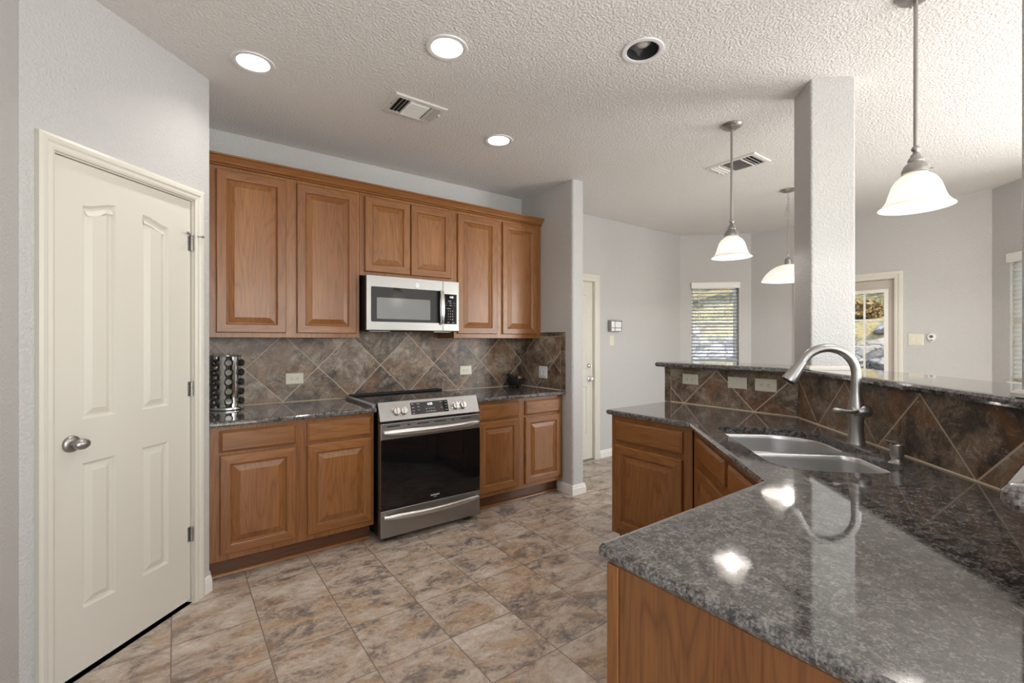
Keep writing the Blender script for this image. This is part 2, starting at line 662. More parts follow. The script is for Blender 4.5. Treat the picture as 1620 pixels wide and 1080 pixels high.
def profile_run(bm, prof, path, closed=False):
    """sweep a 2-D profile (out, z) along a plan path of (x, y); 'out' is to the left of the direction of travel; mitred corners."""
    pts = [Vector(p) for p in path]
    n = len(pts)
    loops = []
    for i in range(n):
        if i == 0 and not closed:
            d = (pts[1] - pts[0]).normalized()
            m = Vector((-d.y, d.x))
        elif i == n - 1 and not closed:
            d = (pts[-1] - pts[-2]).normalized()
            m = Vector((-d.y, d.x))
        else:
            a = (pts[i] - pts[i - 1]).normalized()
            b = (pts[(i + 1) % n] - pts[i]).normalized()
            na, nb = Vector((-a.y, a.x)), Vector((-b.y, b.x))
            m = (na + nb)
            m = m / (m.length_squared / 2) if m.length > 1e-6 else na
        loops.append([(pts[i].x + m.x * o, pts[i].y + m.y * o, z) for (o, z) in prof])
    if closed:
        loops.append(loops[0])
    loft(bm, loops, True, not closed, not closed)
    if closed:
        bmesh.ops.remove_doubles(bm, verts=bm.verts[:], dist=1e-6)
    return bm


BASE_PROF = [(0, 0), (0.014, 0), (0.014, 0.055), (0.010, 0.066), (0.010, 0.074), (0.004, 0.086), (0, 0.088)]

# ================================================================== THE SETTING
WT = 0.12
DOWN = [(0.323, 2.677, True), (1.066, 1.983, True), (1.857, 2.686, True), (1.850, 1.433, False)]

bm = BM()
slab(bm, [(-0.575, -3.62), (5.67, -3.62), (5.67, 0.10), (6.32, 0.75), (6.32, 3.09), (5.61, 3.80), (-0.575, 3.80)], [], lambda u, v: (u, v, 0.0), lambda u, v: (u, v, -0.10))
build('floor', bm, 'floor', kind='structure')

bm = BM()
circ = [[(x + 0.079 * cos(2 * pi * k / 32), y + 0.079 * sin(2 * pi * k / 32)) for k in range(32)] for (x, y, _) in DOWN]
HOUSE = [(-0.575, -3.62), (5.67, -3.62), (5.67, 0.10), (6.32, 0.75), (6.32, 3.09), (5.61, 3.80), (-0.575, 3.80)]
slab(bm, HOUSE, circ, lambda u, v: (u, v, CH), lambda u, v: (u, v, CH + 0.16))
build('ceiling', bm, 'ceiling', kind='structure')

vertical('wall_back', (-0.455, -3.5), (5.55, -3.5), WT, 0, CH, [(0.5, 3.9, 0.38, 2.52)])
vertical('wall_living', (5.55, -3.5), (5.55, 0.15), WT, 0, CH, [(0.85, 3.05, 0.38, 2.52)])
vertical('wall_nook_right', (5.55, 0.15), (6.2, 0.80), WT, 0, CH, [(0.129, 0.735, 0.975, 2.135)])
vertical('wall_nook', (6.2, 0.80), (6.2, 3.04), WT, 0, CH, [(0.727, 1.64, 0.0, 2.03)])
vertical('wall_nook_left', (6.2, 3.04), (5.56, 3.68), WT, 0, CH, [(0.155, 0.765, 1.045, 2.135)])
vertical('wall_kitchen', (5.56, YW), (0.15, YW), WT, 0, CH, [(1.68, 2.50, 0.0, 2.04)])
vertical('wall_pantry_return', (0.15, YW), (0.15, 2.995), 0.10, 0, CH)
PO = (-1.4225, 1.4225)          # pantry wall frame: local x = distance along the wall
vertical('wall_pantry', (0.15, 2.995), (-0.455, 2.39), WT, 0, CH, [(2.224 - 2.121, 2.224 - 1.475, 0.0, 2.10)])
vertical('wall_left', (-0.455, 2.39), (-0.455, -3.5), WT, 0, CH, [(3.49, 5.29, 0.38, 2.52)])  # opening made up for the added side fill
bm = BM()
box(bm, -0.44, 5.53, -3.48, -1.15, 0.0005, 0.012)
build('floor_bounce', bm, 'bounce_floor', kind='structure')  # unseen pale sheet, added to bounce light up to the ceiling

# stub wall that closes the cabinet alcove, with bull-nosed corners
bm = BM()
fp = round_poly([(2.825, 2.94), (2.965, 2.94), (2.965, YW), (2.825, YW)], [0.022, 0.022, 0, 0], 6)
loft(bm, [[(x, y, 0) for x, y in fp], [(x, y, CH) for x, y in fp]])
build('wall_return', bm, 'wall', kind='structure', smooth=40)

# the half wall that carries the raised bar
BAR_Z0, BAR_Z1 = 1.172, 1.207
bm = BM()
fp = [(2.958, 2.085), (2.958, 1.172), (1.816, 0.022), (0.82, 0.022), (0.82, -0.098), (1.866, -0.098), (3.078, 1.122), (3.078, 2.085)]
loft(bm, [[(x, y, 0) for x, y in fp], [(x, y, BAR_Z0 - 0.0005) for x, y in fp]])
build('wall_bar', bm, 'wall', kind='structure')

# two square posts that rise from the bar to the ceiling, set at 45 degrees
def post(name, mx, my, a=0.2085, b=0.2225):
    ux, uy = S2, S2          # along the diagonal
    vx, vy = S2, -S2         # away from the kitchen
    if name.endswith('near'):
        ux, uy = -S2, -S2
    p = [(mx, my), (mx + ux * a, my + uy * a), (mx + ux * a + vx * b, my + uy * a + vy * b), (mx + vx * b, my + vy * b)]
    p = ccw(p)
    q = round_poly(p, 0.012, 5)
    bm = BM()
    loft(bm, [[(x, y, BAR_Z1 + 0.0005) for x, y in q], [(x, y, CH) for x, y in q]])
    build('wall_' + name, bm, 'wall', kind='structure', smooth=40)
    bm = BM()
    prof = [(0.0005, BAR_Z1 + 0.0006), (0.013, BAR_Z1 + 0.0006), (0.013, BAR_Z1 + 0.012), (0.006, BAR_Z1 + 0.021), (0.0005, BAR_Z1 + 0.022)]
    profile_run(bm, prof, p[::-1], closed=True)
    build('trim_' + name, bm, 'cream', kind='structure')

post('column_far', 2.793, 1.048)
post('column_near', 1.941, 0.196)

# baseboards
def baseboard(name, path):
    bm = BM()
    profile_run(bm, BASE_PROF, path)
    build(name, bm, 'white_trim', kind='structure')

baseboard('baseboard_return', [(2.825, 3.13), (2.825, 2.94), (2.965, 2.94), (2.965, YW)][::-1])
baseboard('baseboard_kitchen', [(5.56, YW), (3.962, YW)])
baseboard('baseboard_pantry', [(0.15, 3.06), (0.15, 2.995), (0.15 - (2.224 - 2.172) * S2, 2.995 - (2.224 - 2.172) * S2)])
baseboard('baseboard_nook', [(6.2, 2.53), (6.2, 3.04), (5.56, 3.68)])
baseboard('baseboard_left', [(-0.455, 2.39), (-0.455, -3.5)])

# ------------------------------------------------------------------ doors
CASE = [(0.0, 0.0), (0.0, 0.010), (0.010, 0.014), (0.024, 0.013), (0.030, 0.018), (0.044, 0.020), (0.056, 0.016), (0.058, 0.0)]

def casing(name, x0, x1, z1, parent, mat='cream', w=1.0):
    """door or window casing around an opening x0..x1, 0..z1 in the local frame (front is -y)."""
    bm = BM()
    loops = []
    for (px, pz, mx, mz) in ((x0, 0.0, -1, 0), (x0, z1, -1, 1), (x1, z1, 1, 1), (x1, 0.0, 1, 0)):
        loops.append([(px + mx * o * w, -y - 0.0004, pz + mz * o * w) for (o, y) in CASE])
    loft(bm, loops)
    return build(name, bm, mat, parent, smooth=25)


def door_slab(bm, x0, x1, z0, z1, y0, y1, panels, depth=0.007):
    """slab whose front (y0) carries sunk and raised panels; panels are lists of (x, z) outlines, counter-clockwise seen from the front."""
    outer = [(x0, z0), (x1, z0), (x1, z1), (x0, z1)]
    a = fill(bm, outer, panels, lambda u, v: (u, y0, v))
    b = fill(bm, outer, [], lambda u, v: (u, y1, v))
    bridge(bm, a[0], b[0])
    for row, pl in zip(a[1:], panels):
        prev = row
        for ins, dy in ((0.006, depth * 0.55), (0.010, depth), (0.016, depth), (0.040, 0.0015)):
            q = offset_poly(pl, ins)
            cur = [bm.verts.new((u, y0 + dy, v)) for u, v in q]
            bridge(bm, prev, cur)
            prev = cur
        bm.faces.new(prev)
    return bm


def arch(xa, xb, z0, za, zb, n=10):
    """panel outline whose top swings from za at xa to zb at xb in an S curve."""
    pts = [(xa, z0), (xb, z0)]
    for k in range(n + 1):
        t = 1 - k / n
        s = t * t * (3 - 2 * t)
        pts.append((xa + (xb - xa) * t, za + (zb - za) * s))
    return pts


def door_knob(parent, x, z, y, name='knob', egg=True, mat='nickel'):
    bm = BM()
    lathe(bm, [(0.0, -0.0145), (0.014, -0.0145), (0.020, -0.013), (0.029, -0.010), (0.033, -0.005), (0.034, 0.0)], 28, (x, y, z), 'y', False, True)
    lathe(bm, [(0.011, -0.012), (0.0105, -0.028), (0.013, -0.033)], 20, (x, y, z), 'y', True, True)
    if egg:
        lp = []
        for k in range(1, 14):
            t = pi * k / 14
            lp.append([(x - 0.030 * cos(t) + 0.004, y - 0.047 + 0.0185 * sin(t) * sin(a), z + 0.022 * sin(t) * cos(a)) for a in [2 * pi * j / 24 for j in range(24)]])
        loft(bm, lp)
    else:
        lathe(bm, [(0.012, -0.030), (0.024, -0.037), (0.0275, -0.048), (0.024, -0.060), (0.012, -0.064)], 24, (x, y, z), 'y', True, True)
    return build(name, bm, mat, parent, smooth=40)


# pantry door, in the diagonal wall
d1 = empty('door_1', (PO[0], PO[1], 0), radians(45), 'cream four panel pantry door with arched upper panels, beside the oak cabinets', None, kind='structure')
bm = BM()
door_slab(bm, 1.481, 2.113, 0.016, 2.092, 0.012, 0.047, [
    arch(1.592, 1.727, 1.045, 1.922, 1.958), arch(1.851, 1.987, 1.045, 1.955, 1.924),
    [(1.592, 0.267), (1.727, 0.267), (1.727, 0.864), (1.592, 0.864)], [(1.851, 0.267), (1.987, 0.267), (1.987, 0.868), (1.851, 0.868)]], 0.012)
build('door_panel', bm, 'cream', d1)
casing('casing', 1.475, 2.121, 2.10, d1)
bm = BM()
box(bm, 1.4755, 1.480, 0.0, 0.11, 0, 2.0995)
box(bm, 2.116, 2.1205, 0.0, 0.11, 0, 2.0995)
box(bm, 1.4755, 2.1205, 0.0, 0.11, 2.0945, 2.0995)
build('jamb', bm, 'cream', d1)
door_knob(d1, 1.549, 0.953, 0.012)
for z in (1.872, 1.115, 0.357):
    bm = BM()
    for k in range(5):
        lathe(bm, [(0.0055, -0.038 + k * 0.0152), (0.0065, -0.037 + k * 0.0152), (0.0065, -0.0242 + k * 0.0152), (0.0055, -0.0232 + k * 0.0152)], 12, (2.1145, 0.004, z), 'z', True, True)
    box(bm, 2.098, 2.114, 0.0105, 0.0118, z - 0.038, z + 0.038)
    box(bm, 2.115, 2.1205, -0.001, 0.0005, z - 0.038, z + 0.038)
    h = build('hinge', bm, 'nickel', d1, smooth=40)
    if z > 1.8:
        bm = BM()
        cyl(bm, (2.1145, 0.004, z + 0.039), 0.010, 0.006, 'z', 14)
        tube(bm, [(2.1145, 0.004, z + 0.044), (2.075, -0.016, z + 0.046)], 0.0035, 8)
        tube(bm, [(2.1145, 0.004, z + 0.044), (2.150, -0.030, z + 0.042)], 0.0035, 8)
        cyl(bm, (2.072, -0.018, z + 0.046), 0.007, 0.006, 'y', 12)
        cyl(bm, (2.151, -0.032, z + 0.042), 0.006, 0.006, 'y', 12)
        build('hinge_stop', bm, 'nickel', h, smooth=40)

# entry door in the far part of the kitchen wall (local x = world x)
d2 = empty('door_2', (0, YW, 0), 0, 'cream panelled entry door with knob and deadbolt, beyond the stub wall', None, kind='structure')
bm = BM()
pn = []
for xa, xb in ((3.17, 3.40), (3.55, 3.78)):
    pn += [[(xa, 0.30), (xb, 0.30), (xb, 0.84), (xa, 0.84)], [(xa, 1.02), (xb, 1.02), (xb, 1.88), (xa, 1.88)]]
door_slab(bm, 3.066, 3.872, 0.012, 2.032, 0.022, 0.065, pn, 0.008)
build('door_panel', bm, 'cream', d2)
casing('casing', 3.06, 3.88, 2.04, d2, w=1.32)
bm = BM()
box(bm, 3.0605, 3.064, 0.0, 0.11, 0, 2.0395)
box(bm, 3.8745, 3.8795, 0.0, 0.11, 0, 2.0395)
box(bm, 3.0605, 3.8795, 0.0, 0.11, 2.0345, 2.0395)
build('jamb', bm, 'cream', d2)
door_knob(d2, 3.822, 0.925, 0.022, egg=False, mat='chrome')
bm = BM()
lathe(bm, [(0.0, -0.020), (0.016, -0.020), (0.026, -0.012), (0.031, 0.0)], 24, (3.812, 0.022, 1.075), 'y', False, True)
box(bm, 3.809, 3.815, -0.016, 0.004, 1.058, 1.092, 0.002)
build('deadbolt', bm, 'chrome', d2, smooth=40)
bm = BM()
box(bm, 3.0805, 3.872, 0.0, 0.10, 0.0005, 0.010)
build('threshold', bm, 'nickel', d2)

# glazed patio door in the nook wall (local x runs to -Y)
d3 = empty('door_3', (6.2, 3.04, 0), radians(-90), 'beige patio door with a gridded glass light, behind the far column', None, kind='structure')
X0, X1 = 0.60, 1.513
bm = BM()
lite = (0.675, 1.437, 0.30, 1.905)
slab(bm, [(X0 + 0.006, 0.012), (X1 - 0.006, 0.012), (X1 - 0.006, 2.022), (X0 + 0.006, 2.022)], [[(lite[0], lite[2]), (lite[1], lite[2]), (lite[1], lite[3]), (lite[0], lite[3])]],
     lambda u, v: (u, 0.03, v), lambda u, v: (u, 0.075, v))
build('door_panel', bm, 'door_tan', d3)
casing('casing', X0, X1, 2.03, d3, w=1.28)
bm = BM()
box(bm, X0 + 0.0005, X0 + 0.004, 0.0, 0.11, 0, 2.0295)
box(bm, X1 - 0.004, X1 - 0.0005, 0.0, 0.11, 0, 2.0295)
box(bm, X0 + 0.0005, X1 - 0.0005, 0.0, 0.11, 2.025, 2.0295)
build('jamb', bm, 'cream', d3)
bm = BM()
slab(bm, [(lite[0] - 0.018, lite[2] - 0.018), (lite[1] + 0.018, lite[2] - 0.018), (lite[1] + 0.018, lite[3] + 0.018), (lite[0] - 0.018, lite[3] + 0.018)],
     [[(lite[0] + 0.018, lite[2] + 0.018), (lite[1] - 0.018, lite[2] + 0.018), (lite[1] - 0.018, lite[3] - 0.018), (lite[0] + 0.018, lite[3] - 0.018)]],
     lambda u, v: (u, 0.018, v), lambda u, v: (u, 0.0298, v))
for k in range(1, 4):
    x = lite[1] - 0.018 - (lite[1] - lite[0] - 0.036) * k / 4
    box(bm, x - 0.009, x + 0.009, 0.034, 0.046, lite[2], lite[3])
for k in range(1, 6):
    z = lite[3] - 0.018 - 0.2955 * k
    if z > lite[2]:
        box(bm, lite[0], lite[1], 0.035, 0.045, z - 0.009, z + 0.009)
build('glass_grid', bm, 'white_trim', d3)
bm = BM()
box(bm, lite[0], lite[1], 0.050, 0.056, lite[2], lite[3])
build('glass_pane', bm, 'glass', d3)
door_knob(d3, X0 + 0.07, 0.95, 0.03, egg=False, mat='nickel')

# ------------------------------------------------------------------ windows of the nook
def window(name, loc, rz, x0, x1, z0, z1, label):
    w = empty(name, loc, rz, label, None, kind='structure')
    bm = BM()
    y0, y1 = 0.062, 0.112
    slab(bm, [(x0 + 0.0005, z0 + 0.0005), (x1 - 0.0005, z0 + 0.0005), (x1 - 0.0005, z1 - 0.0005), (x0 + 0.0005, z1 - 0.0005)],
         [[(x0 + 0.038, z0 + 0.038), (x1 - 0.038, z0 + 0.038), (x1 - 0.038, (z0 + z1) / 2 - 0.018), (x0 + 0.038, (z0 + z1) / 2 - 0.018)],
          [(x0 + 0.038, (z0 + z1) / 2 + 0.018), (x1 - 0.038, (z0 + z1) / 2 + 0.018), (x1 - 0.038, z1 - 0.038), (x0 + 0.038, z1 - 0.038)]],
         lambda u, v: (u, y0, v), lambda u, v: (u, y1, v))
    build('window_frame', bm, 'white_trim', w)
    bm = BM()
    box(bm, x0 + 0.03, x1 - 0.03, 0.084, 0.089, z0 + 0.03, z1 - 0.03)
    build('window_pane', bm, 'glass', w)
    bm = BM()
    box(bm, x0 + 0.0005, x1 - 0.0005, -0.028, 0.0615, z0 + 0.0005, z0 + 0.022, 0.006)
    build('window_sill', bm, 'white_trim', w, smooth=40)
    return w


def blind(x0, x1, z0, z1, loc, rz, tilt, pitch, mat, label, width=0.048):
    b = empty('window_blind', loc, rz, label, 'blind')
    bm = BM()
    box(bm, x0 - 0.004, x1 + 0.010, -0.030, -0.004, z1 - 0.070, z1 + 0.012, 0.004)
    build('valance', bm, 'white_trim', b, smooth=40)
    bm = BM()
    n = int((z1 - 0.075 - z0 - 0.035) / pitch)
    cy = 0.026
    for k in range(n + 1):
        z = z1 - 0.085 - k * pitch
        lp = []
        for i in range(5):
            t = -1 + i * 0.5
            y = t * width / 2
            c = 0.0035 * (1 - t * t)
            lp.append((y * cos(tilt) - c * sin(tilt), y * sin(tilt) + c * cos(tilt)))
        pr = lp + [(y_ + 0.0018 * sin(tilt), z_ - 0.0018 * cos(tilt)) for (y_, z_) in lp[::-1]]
        if tilt > 0.5:          # thin translucent vinyl
            loft(bm, [[(x0 + 0.006, cy + y_, z + z_) for y_, z_ in lp], [(x1 - 0.006, cy + y_, z + z_) for y_, z_ in lp]], False, False, False)
            continue
        loft(bm, [[(x0 + 0.006, cy + y_, z + z_) for y_, z_ in pr], [(x1 - 0.006, cy + y_, z + z_) for y_, z_ in pr]])
    build('slats', bm, mat, b, smooth=40)
    bm = BM()
    box(bm, x0 + 0.006, x1 - 0.006, cy - 0.022, cy + 0.022, z0 + 0.026, z0 + 0.042, 0.004)
    build('bottom_rail', bm, mat, b, smooth=40)
    bm = BM()
    for x in (x0 + 0.13, x1 - 0.13):
        for y in (cy - 0.024, cy + 0.024):
            cyl(bm, (x, y, z0 + 0.04), 0.0011, z1 - z0 - 0.12, 'z', 6)
    build('cords', bm, 'white', b)
    if tilt < 0.5:
        bm = BM()
        cyl(bm, (x0 + 0.10, -0.010, z1 - 0.62), 0.0035, 0.56, 'z', 8)
        build('tilt_wand', bm, 'white', b)
    return b

L1 = ((5.56, 3.68, 0), radians(-45))
window('window_1', L1[0], L1[1], 0.140, 0.750, 1.045, 2.135, 'white framed nook window that looks out on the rocky bank')
blind(0.140, 0.750, 1.067, 2.135, L1[0], L1[1], radians(17), 0.0455, 'blind', 'pale horizontal blind with open slats in the far nook window')
L2 = ((6.2, 0.80, 0), radians(-135))
window('window_2', L2[0], L2[1], 0.184, 0.790, 0.975, 2.135, 'nook window covered by the closed cream blind')
blind(0.184, 0.790, 0.997, 2.135, L2[0], L2[1], radians(72), 0.0415, 'blind_lit', 'cream blind with closed slats in the window at the picture edge')

# ================================================================== CABINETS
def ring_mesh(x0, x1, z0, z1, rings, cap_last, mats):
    """concentric rectangles (inset, y) facing -y; rails (top, bottom) get the second material."""
    bm = BM()
    rows = []
    for ins, y in rings:
        rows.append([bm.verts.new(p) for p in ((x0 + ins, y, z0 + ins), (x1 - ins, y, z0 + ins), (x1 - ins, y, z1 - ins), (x0 + ins, y, z1 - ins))])
    for a, b in zip(rows, rows[1:]):
        for i in range(4):
            f = bm.faces.new((a[i], a[(i + 1) % 4], b[(i + 1) % 4], b[i]))
            f.material_index = 1 if i in (0, 2) and mats else 0
    if cap_last:
        bm.faces.new(rows[-1])
    bm.faces.new(rows[0][::-1])
    return bm


def cab_door(parent, x0, x1, z0, z1, name='door', y=0.0, tilt=None):
    d = build(name, ring_mesh(x0, x1, z0, z1, [(0, y - 0.0004), (0, y - 0.0145), (0.0015, y - 0.0170), (0.0055, y - 0.0192), (0.049, y - 0.0192), (0.054, y - 0.0175), (0.0565, y - 0.0110), (0.061, y - 0.0075)], True, True), 'wood', parent, normals=True)
    d.data.materials.append(M['wood_h'])
    build('raised_panel', ring_mesh(x0, x1, z0, z1, [(0.0612, y - 0.0072), (0.0630, y - 0.0074), (0.0660, y - 0.0090), (0.094, y - 0.0172), (0.0975, y - 0.0188)], True, False), 'wood', d)
    return d


def drawer_front(parent, x0, x1, z0, z1, name='drawer'):
    return build(name, ring_mesh(x0, x1, z0, z1, [(0, -0.0004), (0, -0.011), (0.002, -0.0125), (0.013, -0.0192)], True, False), 'wood_h', parent)


def base_cabinet(loc, rz, W, D, cols, label, group=None, z_dr=(0.732, 0.854), z_do=(0.152, 0.714), top=0.8795, kind='drawer', end_left=True):
    c = empty('base_cabinet', loc, rz, label, 'cabinet', group)
    build('carcass', rbox(0, W, 0, D, 0.115, top, 0.0015, 1), 'wood', c)
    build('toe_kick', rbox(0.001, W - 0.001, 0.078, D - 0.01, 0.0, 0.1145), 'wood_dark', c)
    bm = BM()
    lp = []
    for x in (0.001, W - 0.001):
        lp.append([(x, 0.0775, 0.0005)] + [(x, 0.0775 - 0.016 * cos(a), 0.0005 + 0.018 * sin(a)) for a in [pi / 2 * k / 5 for k in range(6)]])
    loft(bm, lp)
    build('shoe_moulding', bm, 'wood_h', c, smooth=50)
    for (a, b) in cols:
        drawer_front(c, a, b, z_dr[0], z_dr[1])
        cab_door(c, a, b, z_do[0], z_do[1])
    return c


base_cabinet((0.153, 3.07, 0), 0, 0.936, 0.598, [(0.050, 0.447), (0.512, 0.915)], 'oak base cabinet with two drawers between the pantry door and the range')
base_cabinet((1.894, 3.07, 0), 0, 0.924, 0.598, [(0.034, 0.424), (0.494, 0.897)], 'oak base cabinet with two drawers between the range and the stub wall')
base_cabinet((2.315, 2.040, 0), radians(-90), 0.583, 0.628, [(0.038, 0.526)], 'single door oak base cabinet at the free end of the sink peninsula', z_dr=(0.722, 0.850), z_do=(0.152, 0.692))

# corner sink cabinet: only a face frame and a floor, the basin hangs inside
sk = empty('sink_cabinet', (2.3135, 1.4515, 0), radians(-135), 'oak sink cabinet set diagonally with false drawer fronts under the double sink', 'cabinet')
build('face_frame', rbox(0.020, 1.050, 0, 0.020, 0.115, 0.8795, 0.001, 1), 'wood', sk)
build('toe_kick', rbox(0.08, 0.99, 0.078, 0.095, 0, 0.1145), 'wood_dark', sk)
build('cabinet_floor', rbox(0.09, 0.98, 0.0205, 0.50, 0.115, 0.130), 'wood', sk)
for a, b in ((0.124, 0.602), (0.658, 1.025)):
    drawer_front(sk, a, b, 0.745, 0.856, 'false_front')
    cab_door(sk, a, b, 0.152, 0.702)

pc = base_cabinet((1.553, 0.692, 0), pi, 0.778, 0.652, [(0.05, 0.375), (0.405, 0.740)], 'oak base cabinet with a plain end panel under the near peninsula counter')
bm = BM()
box(bm, 0.7782, 0.7815, 0.034, 0.652, 0.0, 0.8795)
build('end_panel', bm, 'wood_panel', pc)
bm = BM()
box(bm, 0.7782, 0.7850, 0.0, 0.031, 0.0, 0.8795, 0.0015, 1)
build('end_stile', bm, 'wood', pc)


def upper_cabinet(x0, x1, z0, z1, doors, zd, label):
    c = empty('wall_cabinet', (x0, 3.375, 0), 0, label, 'cabinet')
    build('carcass', rbox(0, x1 - x0, 0, 0.303, z0, z1, 0.0015, 1), 'wood', c)
    for a, b in doors:
        cab_door(c, a - x0, b - x0, zd[0], zd[1])
    return c

upper_cabinet(0.153, 1.0895, 1.385, 2.455, [(0.204, 0.598), (0.664, 1.065)], (1.416, 2.432), 'tall two door oak wall cabinet nearest the pantry door')
upper_cabinet(1.0905, 1.8775, 1.845, 2.455, [(1.127, 1.482), (1.490, 1.845)], (1.876, 2.432), 'short two door oak wall cabinet above the microwave')
upper_cabinet(1.8785, 2.820, 1.385, 2.455, [(1.908, 2.306), (2.368, 2.762)], (1.422, 2.428), 'tall two door oak wall cabinet against the stub wall')

bm = BM()
prof = [(0.0, 2.4555), (0.004, 2.4555), (0.010, 2.459), (0.010, 2.464), (0.020, 2.468), (0.024, 2.473), (0.030, 2.486), (0.042, 2.500), (0.050, 2.505), (0.056, 2.507), (0.056, 2.517), (0.0, 2.517)]
profile_run(bm, prof, [(2.821, 3.374), (0.153, 3.374)])
box(bm, 0.153, 2.821, 3.3745, 3.395, 2.4555, 2.517)
build('crown_moulding', bm, 'wood_h', label='stained oak crown moulding along the top of the wall cabinets', cat='moulding', smooth=30)

# ------------------------------------------------------------------ stone counters
def counter(name, poly, holes, z0, z1, bull, label, cat='countertop', loc0=None):
    bm = stone_top(poly, holes, z0, z1, bull)
    return build(name, bm, 'granite', label=label, cat=cat, smooth=35)

CT0, CT1 = 0.880, 0.914
counter('countertop', [(0.153, 3.02), (1.092, 3.02), (1.092, 3.669), (0.153, 3.669)], [], CT0, CT1, [1, 0, 0, 0], 'black granite countertop under the spice carousel, beside the range')
counter('countertop', [(1.893, 3.02), (2.817, 3.02), (2.817, 3.669), (1.893, 3.669)], [], CT0, CT1, [1, 0, 0, 0], 'black granite countertop under the stone bowl, in the stub wall corner')

def uv(u, v):
    """sink frame (u along the diagonal edge, v towards the bar) to plan."""
    return ((u + v) * S2, (u - v) * S2)

hole_uv = round_poly([(1.735, 0.688), (2.545, 0.688), (2.545, 1.140), (1.735, 1.140)], [0.15, 0.07, 0.21, 0.17], 8)
hole = [uv(u, v) for u, v in hole_uv]
pp = [(0.760, 0.722), (0.760, 0.031), (1.812, 0.031), (2.949, 1.168), (2.949, 2.072), (2.285, 2.072), (2.285, 1.462), (1.545, 0.722)]
rr = [0.022, 0, 0, 0, 0, 0.016, 0, 0]
poly, bull = [], []
wall_edges = {1, 2, 3}
for i, p in enumerate(pp):
    n_before = len(poly)
    q = round_poly([pp[i - 1], p, pp[(i + 1) % len(pp)]], [0, rr[i], 0], 5)[1:-1]
    poly += q
    bull += [0 if (i in wall_edges and k == len(q) - 1) else 1 for k in range(len(q))]
counter('countertop', poly, [hole], CT0, CT1, bull, 'large black granite peninsula countertop with the double sink cut into it')

bp = [(2.86, 2.115), (2.86, 1.140), (1.815, 0.095), (0.762, 0.095), (0.762, -0.325), (1.959, -0.325), (3.28, 0.996), (3.28, 2.115)]
bar_poly = ccw(round_poly(bp, [0.018, 0, 0, 0.020, 0.05, 0, 0, 0.05], 5))
counter('bar_counter', bar_poly, [], BAR_Z0, BAR_Z1, [1] * len(bar_poly), 'raised black granite bar top that wraps behind the sink', 'bar counter')

# ------------------------------------------------------------------ tiled backsplashes
def splash(loc, rz, x0, x1, z0, z1, size, seed, label, bead=True, orange=0.75, cut=None):
    o = empty('tile_backsplash', loc, rz, label, 'backsplash')
    m = slate_wall('backsplash tile %d' % seed, size, (0.0, 0.0), float(seed), orange)
    build('field_tiles', rbox(x0, x1, -0.0085, -0.0006, z0 - loc[2], z1 - loc[2]), m, o)
    if bead:
        bm = BM()
        lp = []
        for x in (x0, x1):
            lp.append([(x, -0.0088, z0 + 0.0002 - loc[2]), (x, -0.0145, z0 + 0.0002 - loc[2]), (x, -0.0125, z0 + 0.0035 - loc[2]), (x, -0.0088, z0 + 0.0055 - loc[2])])
        loft(bm, lp)
        build('grout_bead', bm, 'grout', o)
    return o, m

sb, mbk = splash((0.632, YW - 0.0005, 0.922), 0, 0.153 - 0.632, 2.8155 - 0.632, 0.9145, 1.384, 0.343, 1, 'slate tile backsplash laid in diamonds behind the range', True)
build('upper_tiles', rbox(1.0925 - 0.632, 1.8755 - 0.632, -0.0085, -0.0006, 1.3842 - 0.922, 1.500 - 0.922), mbk, sb)
s2, m2 = splash((2.8250, 3.430, 0.922), radians(-90), 3.430 - 3.6695, 3.430 - 3.087, 0.9145, 1.400, 0.349, 2, 'short slate tile backsplash with a border on the stub wall', True, 0.25)
mb = mat_slate('border tile', 0.345, (0, 2), False, (0.0, 0.0), BS_RAMP, (0.27, 0.115, 0.04), (0.36, 0.285, 0.205), 0.34, 0.004, (1, 1), 9.0, 0.2, (0.34, 0.31, 0.28), 0.2)
bm = BM()
zz = 0.922
slab(bm, [(0.346, 0.9145 - zz), (0.400, 0.9145 - zz), (0.400, 1.441 - zz), (0.346, 1.4035 - zz)], [], lambda u, v: (u, -0.0085, v), lambda u, v: (u, -0.0006, v))
slab(bm, [(0.0555, 1.4035 - zz), (0.343, 1.4035 - zz), (0.397, 1.441 - zz), (0.0555, 1.441 - zz)], [], lambda u, v: (u, -0.0085, v), lambda u, v: (u, -0.0006, v))
build('border_tiles', bm, mb, s2)
bm = BM()
box(bm, 0.3432, 0.3458, -0.0078, -0.0006, 0.9145 - zz, 1.4035 - zz)
box(bm, 0.0555, 0.3458, -0.0078, -0.0006, 1.4002 - zz, 1.4033 - zz)
build('border_grout', bm, 'grout', s2)

s3, m3 = splash((2.9575, 1.924, 0.9155), radians(-90), 1.924 - 2.030, 1.924 - 1.1745, 0.9145, 1.1715, 0.351, 3, 'slate tile backsplash with two outlets and a switch below the bar', True)
bm = BM()
box(bm, 1.924 - 2.083, 1.924 - 2.0335, -0.0085, -0.0006, 0.9145 - 0.9155, 1.1715 - 0.9155)
build('border_tiles', bm, mb, s3)
bm = BM()
box(bm, 1.924 - 2.0333, 1.924 - 2.0302, -0.0080, -0.0006, 0.9145 - 0.9155, 1.1715 - 0.9155)
build('border_grout', bm, 'grout', s3)
wp = uv(2.182, 1.2626)
splash((wp[0], wp[1], 0.9155), radians(-135), 2.182 - 2.911, 2.182 - 1.308, 0.9145, 1.1715, 0.354, 4, 'diagonal slate tile backsplash behind the faucet', True, 0.9)
splash((1.30, 0.0225, 0.9155), pi, 1.30 - 1.797, 1.30 - 0.84, 0.9145, 1.1715, 0.351, 5, 'slate tile backsplash under the bar end nearest the camera', True)

